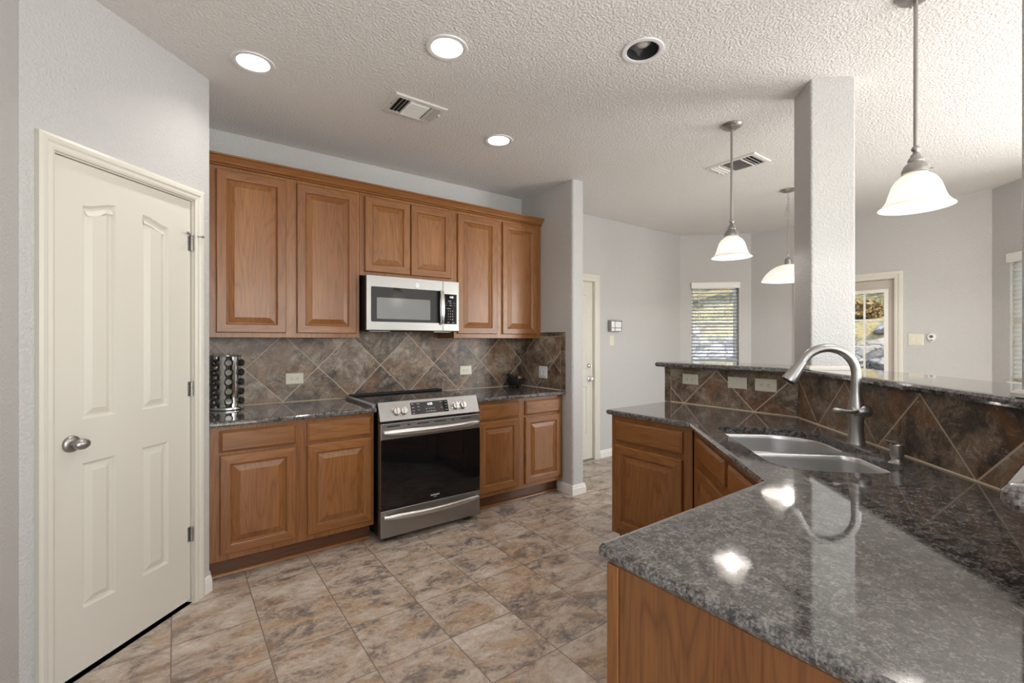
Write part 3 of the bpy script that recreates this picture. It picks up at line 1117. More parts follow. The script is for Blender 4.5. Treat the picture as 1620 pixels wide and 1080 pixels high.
# cream corbel under the free end of the bar
bm = BM()
cb = [(0, 1.171), (0.030, 1.171), (0.030, 1.160), (0.024, 1.156), (0.027, 1.142), (0.022, 1.126), (0.012, 1.114), (0.010, 1.100), (0.0, 1.094)]
loft(bm, [[(x, 2.0855 + o, z) for (o, z) in cb] for x in (2.985, 3.050)])
build('bar_corbel', bm, 'cream', label='small cream scrolled corbel under the free end of the bar top', cat='corbel', smooth=40)

# ================================================================== RANGE
RX0, RX1 = 1.103, 1.883
RW = RX1 - RX0
rg = empty('range', (RX0, 0, 0), 0, 'stainless slide-in electric range with a black glass oven door', 'range')
bm = BM()
box(bm, 0.004, RW - 0.004, 3.030, 3.655, 0.035, 0.905, 0.003)
build('body', bm, 'black', rg)
bm = BM()
box(bm, -0.006, RW + 0.006, 3.040, 3.640, 0.9155, 0.929, 0.003)
build('cooktop', bm, 'black_glass', rg)
bm = BM()
box(bm, -0.004, RW + 0.004, 3.600, 3.655, 0.9295, 0.943, 0.004)
for k in range(26):
    x = 0.04 + k * (RW - 0.08) / 25
    box(bm, x - 0.010, x + 0.010, 3.598, 3.601, 0.9325, 0.940)
build('rear_vent_trim', bm, 'black_matte', rg)
# sloped control panel
P0 = Vector((0, 2.985, 0.822))
P1 = Vector((0, 3.032, 0.944))
slope = math.atan2(P1.y - P0.y, P1.z - P0.z)
bm = BM()
lp = []
for x in (0.0, RW):
    lp.append([(x, P0.y, P0.z), (x, P1.y, P1.z), (x, P1.y + 0.012, P1.z + 0.001), (x, 3.060, 0.9300), (x, 3.034, 0.9145), (x, 3.029, P0.z)])
loft(bm, lp)
build('control_panel', bm, 'steel', rg, smooth=30)
pan_e = empty('control_face', (0, P0.y, P0.z), 0)   # frame lying in the sloped face: x along, z up the slope
pan_e.rotation_euler = (-slope, 0, 0)
pan_e.parent = rg
PL = (P1 - P0).length

def on_panel(o):
    """re-express a mesh built in the sloped frame in the range's own frame, so it is a direct child."""
    mat = Matrix.Translation((0, P0.y, P0.z)) @ Matrix.Rotation(-slope, 4, 'X')
    o.data.transform(mat)
    return o

bm = BM()
box(bm, 0.228, 0.522, -0.0022, -0.0004, 0.026, 0.112, 0.0008, 1)
disp = on_panel(build('touch_display', bm, 'black_glass', rg))
knobs = []
for x in (0.118, 0.170, 0.578, 0.640):
    bm = BM()
    lathe(bm, [(0.0300, -0.0004), (0.0300, -0.005), (0.0268, -0.007), (0.0255, -0.026), (0.0230, -0.029)], 28, (x, 0, 0.060), 'y', True, True)
    ca = radians(8)
    box(bm, x - 0.0048, x + 0.0048, -0.037, -0.026, 0.060 - 0.025, 0.060 + 0.025, 0.002)
    kn = on_panel(build('knob', bm, 'chrome' if False else 'steel_v', rg, smooth=40))
    bm = BM()
    box(bm, x + 0.008, x + 0.012, -0.0008, -0.0004, 0.0935, 0.0955)
    on_panel(build('indicator_mark', bm, 'glyph_red', kn))
    bm = BM()
    slab(bm, [(x - 0.012, 0.096), (x - 0.002, 0.096), (x - 0.002, 0.106), (x - 0.012, 0.106)], [[(x - 0.011, 0.097), (x - 0.003, 0.097), (x - 0.003, 0.105), (x - 0.011, 0.105)]], lambda u, v: (u, -0.0003, v), lambda u, v: (u, -0.0008, v))
    on_panel(build('burner_mark', bm, 'glyph_grey', kn))

def panel_text(body, size, x, z, mat='glyph', parent=None, y=-0.0026):
    o = text_mesh('panel_lettering', body, size, mat, parent or rg, (0, 0, 0), (0, 0, 0), 0.0002)
    o.data.transform(Matrix.Translation((x, y, z)) @ Matrix.Rotation(pi / 2, 4, 'X'))
    on_panel(o)
    return o

panel_text('4:35', 0.024, 0.378, 0.093, 'lcd', disp)
words = [(0.246, 0.100, 'Bake'), (0.246, 0.076, 'Broil'), (0.246, 0.053, 'Conv'), (0.246, 0.034, 'Light'), (0.288, 0.100, 'Warm'), (0.288, 0.079, 'Roast'), (0.288, 0.057, 'Air'), (0.468, 0.100, 'START'), (0.506, 0.100, 'Timer'), (0.506, 0.080, 'Clock'), (0.506, 0.060, 'Lock'), (0.506, 0.040, 'Clean'), (0.468, 0.060, 'Set')]
for x, z, w in words:
    panel_text(w, 0.0085, x, z, 'glyph', disp)
panel_text('OFF', 0.0095, 0.468, 0.080, 'glyph_red', disp)
panel_text('0  1  2  3  4  5', 0.012, 0.378, 0.060, 'glyph', disp)
panel_text('C  6  7  8  9  H', 0.012, 0.378, 0.040, 'glyph', disp)
bpy.data.objects.remove(pan_e)

# oven door
od = empty('oven_door', (0, 0, 0))
od.parent = rg
bm = BM()
box(bm, 0.0, RW, 2.978, 3.0285, 0.228, 0.806, 0.004)
build('door_shell', bm, 'steel', od)
bm = BM()
box(bm, 0.001, RW - 0.001, 2.9755, 2.979, 0.229, 0.700, 0.0012, 1)
build('door_glass', bm, 'black_glass', od)
for a, b in ((0.045, 0.135), (0.190, 0.212), (0.262, 0.352), (0.398, 0.488), (0.535, 0.557), (0.610, 0.700)):
    build('vent_slot', rbox(a, b, 2.9772, 2.9795, 0.781, 0.788), 'dark', od)

def bow_handle(parent, z, bow, y0, r=0.0135):
    bm = BM()
    pts, rad = [], []
    n = 26
    for k in range(n + 1):
        t = -1 + 2 * k / n
        x = RW / 2 + t * (RW / 2 - 0.022)
        y = y0 - 0.014 - bow * (1 - abs(t) ** 2.2)
        pts.append((x, y, z))
        rad.append(r * (0.62 + 0.38 * min(1.0, (1 - abs(t)) * 5)))
    tube(bm, pts, rad, 16, True, (0.75, 1.15))
    for s in (-1, 1):
        x = RW / 2 + s * (RW / 2 - 0.030)
        box(bm, x - 0.011, x + 0.011, y0 - 0.016, y0 + 0.0005, z - 0.011, z + 0.011, 0.003)
    return build('handle', bm, 'bright_steel', parent, smooth=45)

bow_handle(od, 0.747, 0.050, 2.978, 0.0185)
text_mesh('brand_lettering', 'FRIGIDAIRE', 0.0135, 'glyph', od, (RW / 2 + 0.01, 2.9750, 0.262), bold=0.0003)
text_mesh('brand_lettering', 'GALLERY', 0.0065, 'glyph', od, (RW / 2 + 0.01, 2.9750, 0.249))
dr = empty('storage_drawer', (0, 0, 0))
dr.parent = rg
bm = BM()
box(bm, 0.0, RW, 2.978, 3.0285, 0.038, 0.222, 0.004)
build('drawer_front', bm, 'steel', dr)
bow_handle(dr, 0.180, 0.048, 2.978, 0.0165)
for x in (0.06, RW - 0.06):
    for y in (3.06, 3.60):
        bm = BM()
        cyl(bm, (x, y, 0.0002), 0.018, 0.036, 'z', 16)
        build('foot', bm, 'black_matte', rg)

# grey strip that covers the gap between counter and cooktop
bm = BM()
box(bm, 1.062, 1.0965, 3.050, 3.630, 0.9300, 0.9325, 0.001, 1)
box(bm, 1.072, 1.094, 3.052, 3.628, 0.9145, 0.9300)
build('gap_cover', bm, 'gap', label='grey metal strip over the gap left of the cooktop', cat='gap cover')

# ================================================================== MICROWAVE
MX0, MX1, MZ0, MZ1, MY = 1.108, 1.868, 1.437, 1.842, 3.272
mw = empty('microwave', (MX0, MY, MZ0), 0, 'stainless over-the-range microwave below the short wall cabinet', 'microwave')
W, H = MX1 - MX0, MZ1 - MZ0
build('body', rbox(0.003, W - 0.003, 0.0305, 0.385, 0.0, H - 0.0015, 0.002, 1), 'black_matte', mw)
DW = 0.614
md = empty('door', (0, 0, 0))
md.parent = mw
bm = BM()
box(bm, 0.0, DW, 0.0, 0.030, 0.004, H - 0.001, 0.004)
build('door_frame', bm, 'steel', md, smooth=40)
bm = BM()
q = round_poly([(0.033, 0.066), (DW - 0.026, 0.066), (DW - 0.026, 0.322), (0.033, 0.322)], 0.008, 4)
slab(bm, q, [], lambda u, v: (u, -0.0016, v), lambda u, v: (u, 0.001, v))
build('door_glass', bm, 'black_glass', md)
bm = BM()
q = round_poly([(0.075, 0.088), (0.502, 0.088), (0.502, 0.244), (0.075, 0.244)], 0.008, 4)
slab(bm, q, [], lambda u, v: (u, -0.0024, v), lambda u, v: (u, -0.0018, v))
build('window_screen', bm, 'smoke_glass', md)
bm = BM()
hx = DW - 0.014
lp = []
for k in range(15):
    t = -1 + 2 * k / 14
    z = 0.190 + t * 0.132
    y = -0.016 - 0.020 * (1 - t * t)
    lp.append([(hx - 0.016, y + 0.003, z), (hx - 0.010, y - 0.004, z), (hx + 0.010, y - 0.004, z), (hx + 0.016, y + 0.003, z), (hx + 0.010, y + 0.008, z), (hx - 0.010, y + 0.008, z)])
loft(bm, lp)
for z in (0.062, 0.318):
    box(bm, hx - 0.010, hx + 0.010, -0.016, 0.001, z - 0.010, z + 0.010, 0.003)
build('handle', bm, 'steel_v', md, smooth=50)
bdg = build('badge', (lambda b: (cyl(b, (0.392, -0.0022, 0.352), 0.0165, 0.0024, 'y', 28), b)[1])(BM()), 'badge', md, smooth=40)
text_mesh('badge_lettering', 'GE', 0.015, 'badge_mark', bdg, (0.392, -0.0026, 0.352))
bm = BM()
box(bm, DW + 0.002, W, 0.0, 0.030, 0.004, H - 0.001, 0.004)
cp = build('control_panel', bm, 'steel', mw, smooth=40)
bm = BM()
box(bm, DW + 0.008, W - 0.022, -0.0016, 0.0005, 0.060, 0.300, 0.0008, 1)
key = build('keypad', bm, 'black_glass', cp)
for i, (x, z, w, sz, mt) in enumerate([(0.690, 0.276, '4:35', 0.020, 'lcd'), (0.672, 0.244, 'COOK', 0.010, 'glyph'), (0.645, 0.228, 'Pop', 0.009, 'glyph_grey'), (0.680, 0.228, 'Heat', 0.009, 'glyph'), (0.715, 0.228, 'Melt', 0.009, 'glyph_grey'), (0.645, 0.210, 'Def', 0.009, 'glyph_grey'), (0.680, 0.210, 'Cook', 0.009, 'glyph'), (0.715, 0.210, 'Veg', 0.009, 'glyph_grey'),
                                         (0.665, 0.184, 'EXPRESS', 0.009, 'glyph'), (0.680, 0.164, '1   2   3', 0.014, 'glyph'), (0.680, 0.142, '4   5   6', 0.014, 'glyph'), (0.680, 0.120, '7   8   9', 0.014, 'glyph'), (0.680, 0.098, '*   0   #', 0.014, 'glyph'), (0.662, 0.074, 'Start', 0.010, 'glyph'), (0.706, 0.074, 'Stop', 0.010, 'glyph')]):
    text_mesh('keypad_lettering', w, sz, mt, key, (x, -0.0019, z))
for xf in (0.04, W - 0.20):
    bm = BM()
    box(bm, xf, xf + 0.16, 0.06, 0.16, -0.004, 0.0006)
    for k in range(10):
        box(bm, xf + 0.010 + k * 0.0145, xf + 0.017 + k * 0.0145, 0.065, 0.155, -0.006, -0.003)
    build('grease_filter', bm, 'steel', mw)

# ================================================================== SINK, FAUCET, SOAP
A225 = radians(-135)
def dloc(u, v, z):
    a, b = uv(u, v)
    return (a, b, z)

# local frame of the things on the diagonal: x = -u, y = v, front towards the kitchen
so = dloc(2.14, 0.914, 0.0)
sink = empty('kitchen_sink', so, A225, 'stainless undermount double bowl sink in the diagonal counter', 'sink')
def su(u, v):
    return (-(u - 2.14), v - 0.914)

def bowl(outline, depth, name):
    bm = BM()
    rows = []
    zt = CT0 - 0.0006
    prof = [(0.0, 0.0), (0.004, -0.004), (0.008, -0.02), (0.014, -depth + 0.045), (0.022, -depth + 0.018), (0.040, -depth + 0.004), (0.062, -depth)]
    for ins, dz in prof:
        q = offset_poly(outline, ins)
        rows.append([bm.verts.new((a, b, zt + dz)) for a, b in q])
    for a, b in zip(rows, rows[1:]):
        bridge(bm, a, b)
    bm.faces.new(rows[-1])
    # outer skin gives the sheet a real thickness
    rows2 = []
    for ins, dz in prof:
        q = offset_poly(outline, ins - 0.0015)
        rows2.append([bm.verts.new((a, b, zt + dz - (0.0015 if dz < -0.1 else 0))) for a, b in q])
    for a, b in zip(rows2, rows2[1:]):
        bridge(bm, a, b)
    bm.faces.new(rows2[-1])
    bridge(bm, rows[0], rows2[0])
    cx = sum(p[0] for p in outline) / len(outline)
    cy = sum(p[1] for p in outline) / len(outline)
    b = build(name, bm, 'steel_sink', sink, smooth=50, normals=True)
    d = BM()
    lathe(d, [(0.000, zt - depth + 0.0008), (0.030, zt - depth + 0.0008), (0.036, zt - depth + 0.004), (0.045, zt - depth + 0.003), (0.046, zt - depth + 0.0005)], 28, (cx, cy, 0), 'z', False, False)
    build('drain', d, 'chrome', b, smooth=40)
    return b

b1 = ccw([su(u, v) for u, v in round_poly([(2.165, 0.694), (2.539, 0.694), (2.539, 1.134), (2.165, 1.134)], [0.06, 0.065, 0.20, 0.06], 8)])
b2 = ccw([su(u, v) for u, v in round_poly([(1.741, 0.694), (2.128, 0.694), (2.128, 1.134), (1.741, 1.134)], [0.145, 0.06, 0.06, 0.165], 8)])
bowl(b1, 0.205, 'far_bowl')
bowl(b2, 0.205, 'near_bowl')
rim_o = ccw([su(u, v) for u, v in round_poly([(1.705, 0.660), (2.575, 0.660), (2.575, 1.170), (1.705, 1.170)], [0.15, 0.07, 0.22, 0.18], 8)])
bm = BM()
slab(bm, rim_o, [b1, b2], lambda u, v: (u, v, CT0 - 0.0006), lambda u, v: (u, v, CT0 - 0.0026))
build('rim', bm, 'steel_sink', sink)

fo = dloc(2.184, 1.172, CT1)
fc = empty('faucet', (fo[0], fo[1], CT1 + 0.0003), A225, 'brushed nickel gooseneck pull-down faucet behind the double sink', 'faucet')
bm = BM()
q = round_poly([(-0.128, -0.030), (0.128, -0.030), (0.128, 0.030), (-0.128, 0.030)], 0.0295, 8)
loft(bm, [[(a, b, 0.0) for a, b in q], [(a, b, 0.004) for a, b in q], [(a, b, 0.006) for a, b in offset_poly(q, 0.003)]])
build('deck_plate', bm, 'nickel', fc, smooth=40)
bm = BM()
lathe(bm, [(0.036, 0.0062), (0.036, 0.010), (0.033, 0.016), (0.0295, 0.045), (0.0275, 0.075), (0.028, 0.105), (0.031, 0.128), (0.0325, 0.145), (0.031, 0.165), (0.026, 0.190), (0.0215, 0.215), (0.0196, 0.240), (0.0192, 0.262)], 32, (0, 0, 0), 'z', True, True)
build('body', bm, 'nickel', fc, smooth=40)
# spout: arch in the plane x = 0, towards the bowls (-y)
R = 0.113
pts, rad = [(0, 0, 0.2625), (0, 0, 0.285), (0, 0, 0.308)], [0.0190, 0.0188, 0.0186]
for k in range(1, 19):
    a = pi * 0.86 * k / 18
    pts.append((0, -R + R * cos(a), 0.308 + R * sin(a)))
    rad.append(0.0185)
bm = BM()
tube(bm, pts, rad, 20)
build('spout', bm, 'nickel', fc, smooth=50)
e0, e1 = Vector(pts[-2]), Vector(pts[-1])
d = (e1 - e0).normalized()
d = (d + Vector((0, -0.10, 0))).normalized()
hp = [e1 + d * t for t in (-0.006, 0.0, 0.004, 0.030, 0.065, 0.090, 0.098)]
bm = BM()
tube(bm, hp, [0.0190, 0.0198, 0.0200, 0.0225, 0.0275, 0.0310, 0.0300], 22)
head = build('spray_head', bm, 'nickel', fc, smooth=50)
bm = BM()
tube(bm, [e1 + d * 0.0983, e1 + d * 0.1005], [0.026, 0.025], 22)
build('spray_face', bm, 'black_matte', head)
bm = BM()
tube(bm, [e1 + d * 0.055 + Vector((0, 0.025, 0.006)), e1 + d * 0.082 + Vector((0, 0.029, 0.008))], [0.007, 0.008], 10)
build('spray_button', bm, 'black_matte', head, smooth=50)
# lever handle: hub on the far side, blade reaching along -y
bm = BM()
tube(bm, [(0.004, -0.020, 0.146), (0.010, 0.010, 0.148), (0.012, 0.030, 0.150), (0.012, 0.046, 0.150), (0.012, 0.055, 0.150)], [0.026, 0.029, 0.028, 0.022, 0.008], 20)
tube(bm, [(0.016, 0.005, 0.152), (0.026, -0.030, 0.149), (0.029, -0.056, 0.149), (0.029, -0.080, 0.153), (0.029, -0.098, 0.156), (0.029, -0.107, 0.157)], [0.018, 0.0125, 0.0115, 0.0135, 0.0125, 0.005], 16, True, (1.0, 0.78))
build('lever', bm, 'nickel', fc, smooth=50)

do = (2.146, 0.521)
sd = empty('soap_dispenser', (do[0], do[1], CT1 + 0.0003), A225, 'small brushed nickel soap pump beside the faucet', 'soap dispenser')
bm = BM()
lathe(bm, [(0.026, 0.0), (0.026, 0.003), (0.019, 0.008), (0.016, 0.018), (0.0195, 0.022), (0.021, 0.030), (0.0225, 0.062), (0.0215, 0.070), (0.015, 0.0745)], 28, (0, 0, 0), 'z', True, True)
build('body', bm, 'nickel', sd, smooth=40)
bm = BM()
tube(bm, [(0, 0.0, 0.0742), (0, -0.008, 0.078), (0, -0.026, 0.081), (0, -0.040, 0.085)], [0.010, 0.009, 0.0065, 0.005], 14, True, (1.3, 0.6))
build('nozzle', bm, 'nickel', sd, smooth=50)

# ================================================================== OUTLETS AND SWITCHES
def duplex(parent, x, z, mat, vert=False):
    bm = BM()
    lathe(bm, [(0.0165, -0.0062), (0.0165, -0.0072), (0.0155, -0.0078)], 24, (x, 0, z), 'y', True, True)
    s = build('socket', bm, mat, parent, smooth=40)
    bm = BM()
    if vert:
        box(bm, x - 0.0075, x - 0.0050, -0.0082, -0.0074, z - 0.002, z + 0.007)
        box(bm, x + 0.0050, x + 0.0075, -0.0082, -0.0074, z - 0.002, z + 0.007)
        cyl(bm, (x, -0.0082, z - 0.0085), 0.0026, 0.0008, 'y', 10)
    else:
        box(bm, x - 0.002, x + 0.007, -0.0082, -0.0074, z - 0.0075, z - 0.0050)
        box(bm, x - 0.002, x + 0.007, -0.0082, -0.0074, z + 0.0050, z + 0.0075)
        cyl(bm, (x - 0.0085, -0.0082, z), 0.0026, 0.0008, 'y', 10)
    build('socket_slots', bm, 'dark', s)
    return s


def wall_plate(loc, rz, w, h, kind, label, mat='ivory', name='wall_outlet', cat='outlet'):
    o = empty(name, loc, rz, label, cat)
    bm = BM()
    rows = []
    for ins, y in ((0, -0.0003), (0, -0.002), (0.002, -0.0045), (0.006, -0.006)):
        rows.append([bm.verts.new(p) for p in ((-w / 2 + ins, y, -h / 2 + ins), (w / 2 - ins, y, -h / 2 + ins), (w / 2 - ins, y, h / 2 - ins), (-w / 2 + ins, y, h / 2 - ins))])
    for a, b in zip(rows, rows[1:]):
        bridge(bm, a, b)
    bm.faces.new(rows[-1])
    bm.faces.new(rows[0][::-1])
    build('plate', bm, mat, o)
    if kind == 'duplex':
        duplex(o, -0.0195, 0, mat)
        duplex(o, 0.0195, 0, mat)
        scr = [(0, 0)]
    elif kind == 'gfci':
        bm = BM()
        box(bm, -0.034, 0.034, -0.0075, -0.0058, -0.0165, 0.0165, 0.001, 1)
        f = build('receptacle_face', bm, mat, o)
        bm = BM()
        for sx in (-0.022, 0.022):
            box(bm, sx - 0.002, sx + 0.007, -0.0082, -0.0074, -0.0075, -0.0050)
            box(bm, sx - 0.002, sx + 0.007, -0.0082, -0.0074, 0.0050, 0.0075)
            cyl(bm, (sx - 0.0085, -0.0082, 0), 0.0026, 0.0008, 'y', 10)
        build('socket_slots', bm, 'dark', f)
        bm = BM()
        box(bm, -0.009, -0.001, -0.0088, -0.0073, -0.006, 0.006, 0.0006, 1)
        box(bm, 0.001, 0.008, -0.0088, -0.0073, -0.006, 0.006, 0.0006, 1)
        build('test_button', bm, mat, f)
        scr = [(-0.048, 0), (0.048, 0)]
    elif kind == 'rocker':
        bm = BM()
        lp = [[(-0.033, -0.0058, z), (-0.033, -0.0070, z), (0.0, -0.0085, z), (0.033, -0.0105, z), (0.033, -0.0058, z)] for z in (-0.0165, 0.0165)]
        loft(bm, lp)
        build('rocker', bm, mat, o)
        scr = [(-0.048, 0), (0.048, 0)]
    elif kind == 'double':
        for sx in (-0.023, 0.023):
            bm = BM()
            box(bm, sx - 0.0165, sx + 0.0165, -0.0078, -0.0058, -0.033, 0.033, 0.001, 1)
            f = build('rocker', bm, mat, o)
            bm = BM()
            loft(bm, [[(sx - 0.013, -0.0077, -0.028), (sx - 0.013, -0.0115, -0.028), (sx - 0.013, -0.0080, 0.028)], [(sx + 0.013, -0.0077, -0.028), (sx + 0.013, -0.0115, -0.028), (sx + 0.013, -0.0080, 0.028)]])
            build('paddle', bm, mat, f)
        scr = [(-0.023, -0.045), (0.023, -0.045), (-0.023, 0.045), (0.023, 0.045)]
    else:
        bm = BM()
        box(bm, -0.016, 0.016, -0.0085, -0.0058, -0.033, 0.033, 0.001, 1)
        build('rocker', bm, mat, o)
        scr = [(0, -0.045), (0, 0.045)]
    bm = BM()
    for sx, sz in scr:
        lathe(bm, [(0.0028, -0.0058), (0.0028, -0.0066), (0.0018, -0.0070)], 10, (sx, 0, sz), 'y', True, True)
    build('screws', bm, mat, o)
    return o

yt = YW - 0.0092
wall_plate((0.709, yt, 1.085), 0, 0.122, 0.082, 'duplex', 'ivory outlet on the tile above the left countertop')
wall_plate((2.166, yt, 1.090), 0, 0.126, 0.084, 'duplex', 'ivory outlet on the tile right of the range')
wall_plate((2.8160, 3.332, 1.064), radians(-90), 0.120, 0.112, 'double', 'white double switch plate on the stub wall tile', 'white', 'wall_switch', 'switch')
xt = 2.9485
wall_plate((xt, 1.873, 1.090), radians(-90), 0.120, 0.073, 'gfci', 'ivory safety outlet with test buttons at the free end of the bar splash')
wall_plate((xt, 1.535, 1.090), radians(-90), 0.124, 0.075, 'rocker', 'ivory rocker switch between the two outlets below the bar', name='wall_switch', cat='switch')
wall_plate((xt, 1.357, 1.089), radians(-90), 0.130, 0.080, 'duplex', 'large ivory duplex outlet below the bar, next to the faucet corner')
wall_plate((4.171, YW, 1.362), 0, 0.076, 0.118, 'single', 'narrow ivory switch below the chime box on the far wall', name='wall_switch', cat='switch')
wall_plate((6.2, 1.351, 1.374), radians(-90), 0.124, 0.118, 'double', 'ivory double switch beside the glazed patio door', name='wall_switch', cat='switch')

# alarm sensor next to the patio door
al = empty('alarm_sensor', (6.2, 1.225, 1.392), radians(-90), 'small white teardrop alarm sensor beside the double switch', 'sensor')
bm = BM()
prof = []
out = []
for k in range(28):
    a = 2 * pi * k / 28
    r = 0.034
    x, z = r * cos(a), 0.012 + r * sin(a)
    if z < 0.012:
        z = 0.012 + (z - 0.012) * 1.75
        x *= 1 - 0.35 * abs(sin(a)) ** 2
    out.append((x, z))
loft(bm, [[(x, -0.0005, z) for x, z in out], [(x, -0.018, z) for x, z in out], [(x * 0.86, -0.027, z * 0.86) for x, z in out]])
build('housing', bm, 'white', al, smooth=50)
bm = BM()
lathe(bm, [(0.017, -0.0268), (0.017, -0.030), (0.014, -0.0315)], 24, (0, 0, 0.012), 'y', True, True)
eye_ = build('lens', bm, 'glyph_grey', al, smooth=40)
bm = BM()
cyl(bm, (0, -0.0325, 0.012), 0.006, 0.001, 'y', 16)
build('pupil', bm, 'dark', eye_)
bm = BM()
box(bm, -0.012, 0.012, -0.0278, -0.0265, -0.030, -0.020)
build('badge', bm, 'dark', al)

# door chime
ch = empty('door_chime', (4.205, YW, 1.535), 0, 'square chime box with leaded glass front beside the far door', 'chime')
build('housing', rbox(-0.098, 0.098, -0.052, -0.0004, -0.066, 0.066, 0.004), 'steel', ch)
bm = BM()
box(bm, -0.092, 0.092, -0.0545, -0.0518, -0.060, 0.060, 0.001, 1)
build('front_panel', bm, 'white', ch)
bm = BM()
for x in (-0.036, 0.080):
    box(bm, x - 0.003, x + 0.003, -0.0565, -0.0544, -0.055, 0.058)
for z in (-0.024, 0.054):
    box(bm, -0.092, 0.088, -0.0565, -0.0544, z - 0.003, z + 0.003)
for x in (-0.036, 0.080):
    for z in (-0.05, -0.024, 0.054):
        cyl(bm, (x, -0.0572, z), 0.006, 0.003, 'y', 10)
build('lead_lines', bm, 'black', ch)

# ================================================================== SPICE CAROUSEL
SX, SY, SR = 0.277, 3.553, 0.074
sp = empty('spice_rack', (SX, SY, CT1), 0, 'polished steel spice carousel tower in the corner by the pantry', 'spice rack')
bm = BM()
lathe(bm, [(0.0, 0.0004), (0.098, 0.0004), (0.101, 0.004), (0.101, 0.012), (0.097, 0.018), (0.0, 0.0195)], 40, (0, 0, 0), 'z', False, False)
build('base', bm, 'mirror', sp, smooth=40)
bm = BM()
lathe(bm, [(0.0, 0.346), (0.082, 0.346), (0.085, 0.350), (0.085, 0.355), (0.080, 0.358), (0.0, 0.3585)], 40, (0, 0, 0), 'z', False, False)
build('top', bm, 'mirror', sp, smooth=40)
bm = BM()
cyl(bm, (0, 0, 0.0196), 0.030, 0.326, 'z', 20)
build('core', bm, 'black', sp)
# scalloped sheet between the columns of jars
NCOL = 7
PITCH = 0.0625
cols = [radians(-139 + 360 / 7 * k) for k in range(NCOL)]
for k in range(NCOL):
    am = cols[k] + radians(180 / 7)
    bm = BM()
    lp = []
    N = 60
    for i in range(N + 1):
        z = 0.020 + 0.3255 * i / N
        ph = (z - 0.020 - 0.036) / PITCH
        bulge = 0.5 + 0.5 * cos(2 * pi * ph)
        hw = radians(13.0 - 6.5 * bulge)
        row = []
        for j in range(7):
            a = am - hw + 2 * hw * j / 6
            row.append((0.080 * cos(a), 0.080 * sin(a), z))
        row += [(0.0785 * cos(am + hw - 2 * hw * j / 6), 0.0785 * sin(am + hw - 2 * hw * j / 6), z) for j in range(7)]
        lp.append(row)
    loft(bm, lp)
    build('side_sheet', bm, 'mirror', sp, smooth=40)

jar0 = None
names = {0: 'front left', 1: 'middle', 2: 'right'}
rowname = ['topmost', 'second from the top', 'third from the top', 'fourth from the top', 'lowest']
marks = {(0, 0): 1, (0, 1): 2, (0, 2): 1, (0, 3): 3, (0, 4): 4}
for ci in (0, 1, 2):
    for r in range(5):
        a = cols[ci]
        z = CT1 + 0.020 + 0.036 + PITCH * (4 - r)
        lab = 'spice jar in the %s carousel column, %s' % (names[ci], rowname[r])
        if jar0 is None:
            j = empty('spice_jar', (0, 0, 0))
            bm = BM()
            lathe(bm, [(0.0, 0.032), (0.019, 0.032), (0.0205, 0.036), (0.0205, 0.074), (0.018, 0.080), (0.018, 0.082)], 20, (0, 0, 0), 'x', False, True)
            jb = build('glass_body', bm, 'jar_glass', j, smooth=40)
            bm = BM()
            lathe(bm, [(0.0215, 0.0822), (0.0225, 0.084), (0.0225, 0.100), (0.021, 0.102), (0.0, 0.1022)], 20, (0, 0, 0), 'x', True, False)
            jl = build('lid', bm, 'lid', j, smooth=40)
            jar0 = (j, jb, jl)
        else:
            j = jar0[0].copy()
            COL.objects.link(j)
            for c in jar0[1:]:
                if ci == 1 and c is jar0[2]:
                    continue
                cc = c.copy()
                cc.parent = j
                COL.objects.link(cc)
        rin = 0.020 if ci == 1 else 0.0
        j.location = (SX - rin * cos(a), SY - rin * sin(a), z)
        j.rotation_euler = (0, 0, a)
        tag(j, lab, 'spice jar', 'spice jars in the carousel')
        if (ci, r) in marks:
            lid_ = [c for c in j.children if c.name.startswith('lid')]
            bm = BM()
            kind = marks[(ci, r)]
            th = radians({0: -42, 1: 8, 2: 35, 3: 30, 4: 0}[r])
            segs = {1: [((-0.010, 0), (0.010, 0))], 2: [((-0.010, 0.002), (0.010, 0.002)), ((-0.006, -0.003), (0.008, -0.003))], 3: [((-0.010, 0.003), (0.010, 0.003)), ((-0.010, -0.003), (0.010, -0.003))],
                    4: [((-0.006, -0.010), (-0.006, 0.010)), ((0.006, -0.010), (0.006, 0.010)), ((-0.006, 0), (0.006, 0))]}[kind]
            for (p, q_) in segs:
                P = [Vector((0.1024, p[0] * cos(th) - p[1] * sin(th), p[0] * sin(th) + p[1] * cos(th))), Vector((0.1024, q_[0] * cos(th) - q_[1] * sin(th), q_[0] * sin(th) + q_[1] * cos(th)))]
                tube(bm, P, 0.0011, 6)
            build('lid_mark', bm, 'glyph', lid_[0] if lid_ else j)

# ================================================================== STONE MORTAR
mo = empty('stone_mortar', (2.655, 3.545, CT1), radians(12), 'rough black stone mortar on three stub feet in the counter corner', 'mortar')
bm = BM()
lathe(bm, [(0.0, 0.018), (0.045, 0.018), (0.070, 0.040), (0.086, 0.072), (0.090, 0.088), (0.084, 0.092), (0.076, 0.086), (0.060, 0.062), (0.030, 0.046), (0.0, 0.043)], 40, (0, 0, 0), 'z', False, False)
for v in bm.verts:
    if abs(v.co.x) + abs(v.co.y) > 0.01:
        s = 1 + random.uniform(-0.022, 0.022)
        v.co.x *= s
        v.co.y *= s
        v.co.z += random.uniform(-0.0015, 0.0015)
bmesh.ops.remove_doubles(bm, verts=bm.verts[:], dist=1e-5)
build('bowl', bm, 'stone_black', mo, smooth=60)
for k in range(3):
    a = 2 * pi * k / 3 + 0.4
    bm = BM()
    lathe(bm, [(0.011, 0.0004), (0.014, 0.012), (0.018, 0.032)], 12, (0.046 * cos(a), 0.046 * sin(a), 0), 'z', True, True)
    build('foot', bm, 'stone_black', mo, smooth=50)
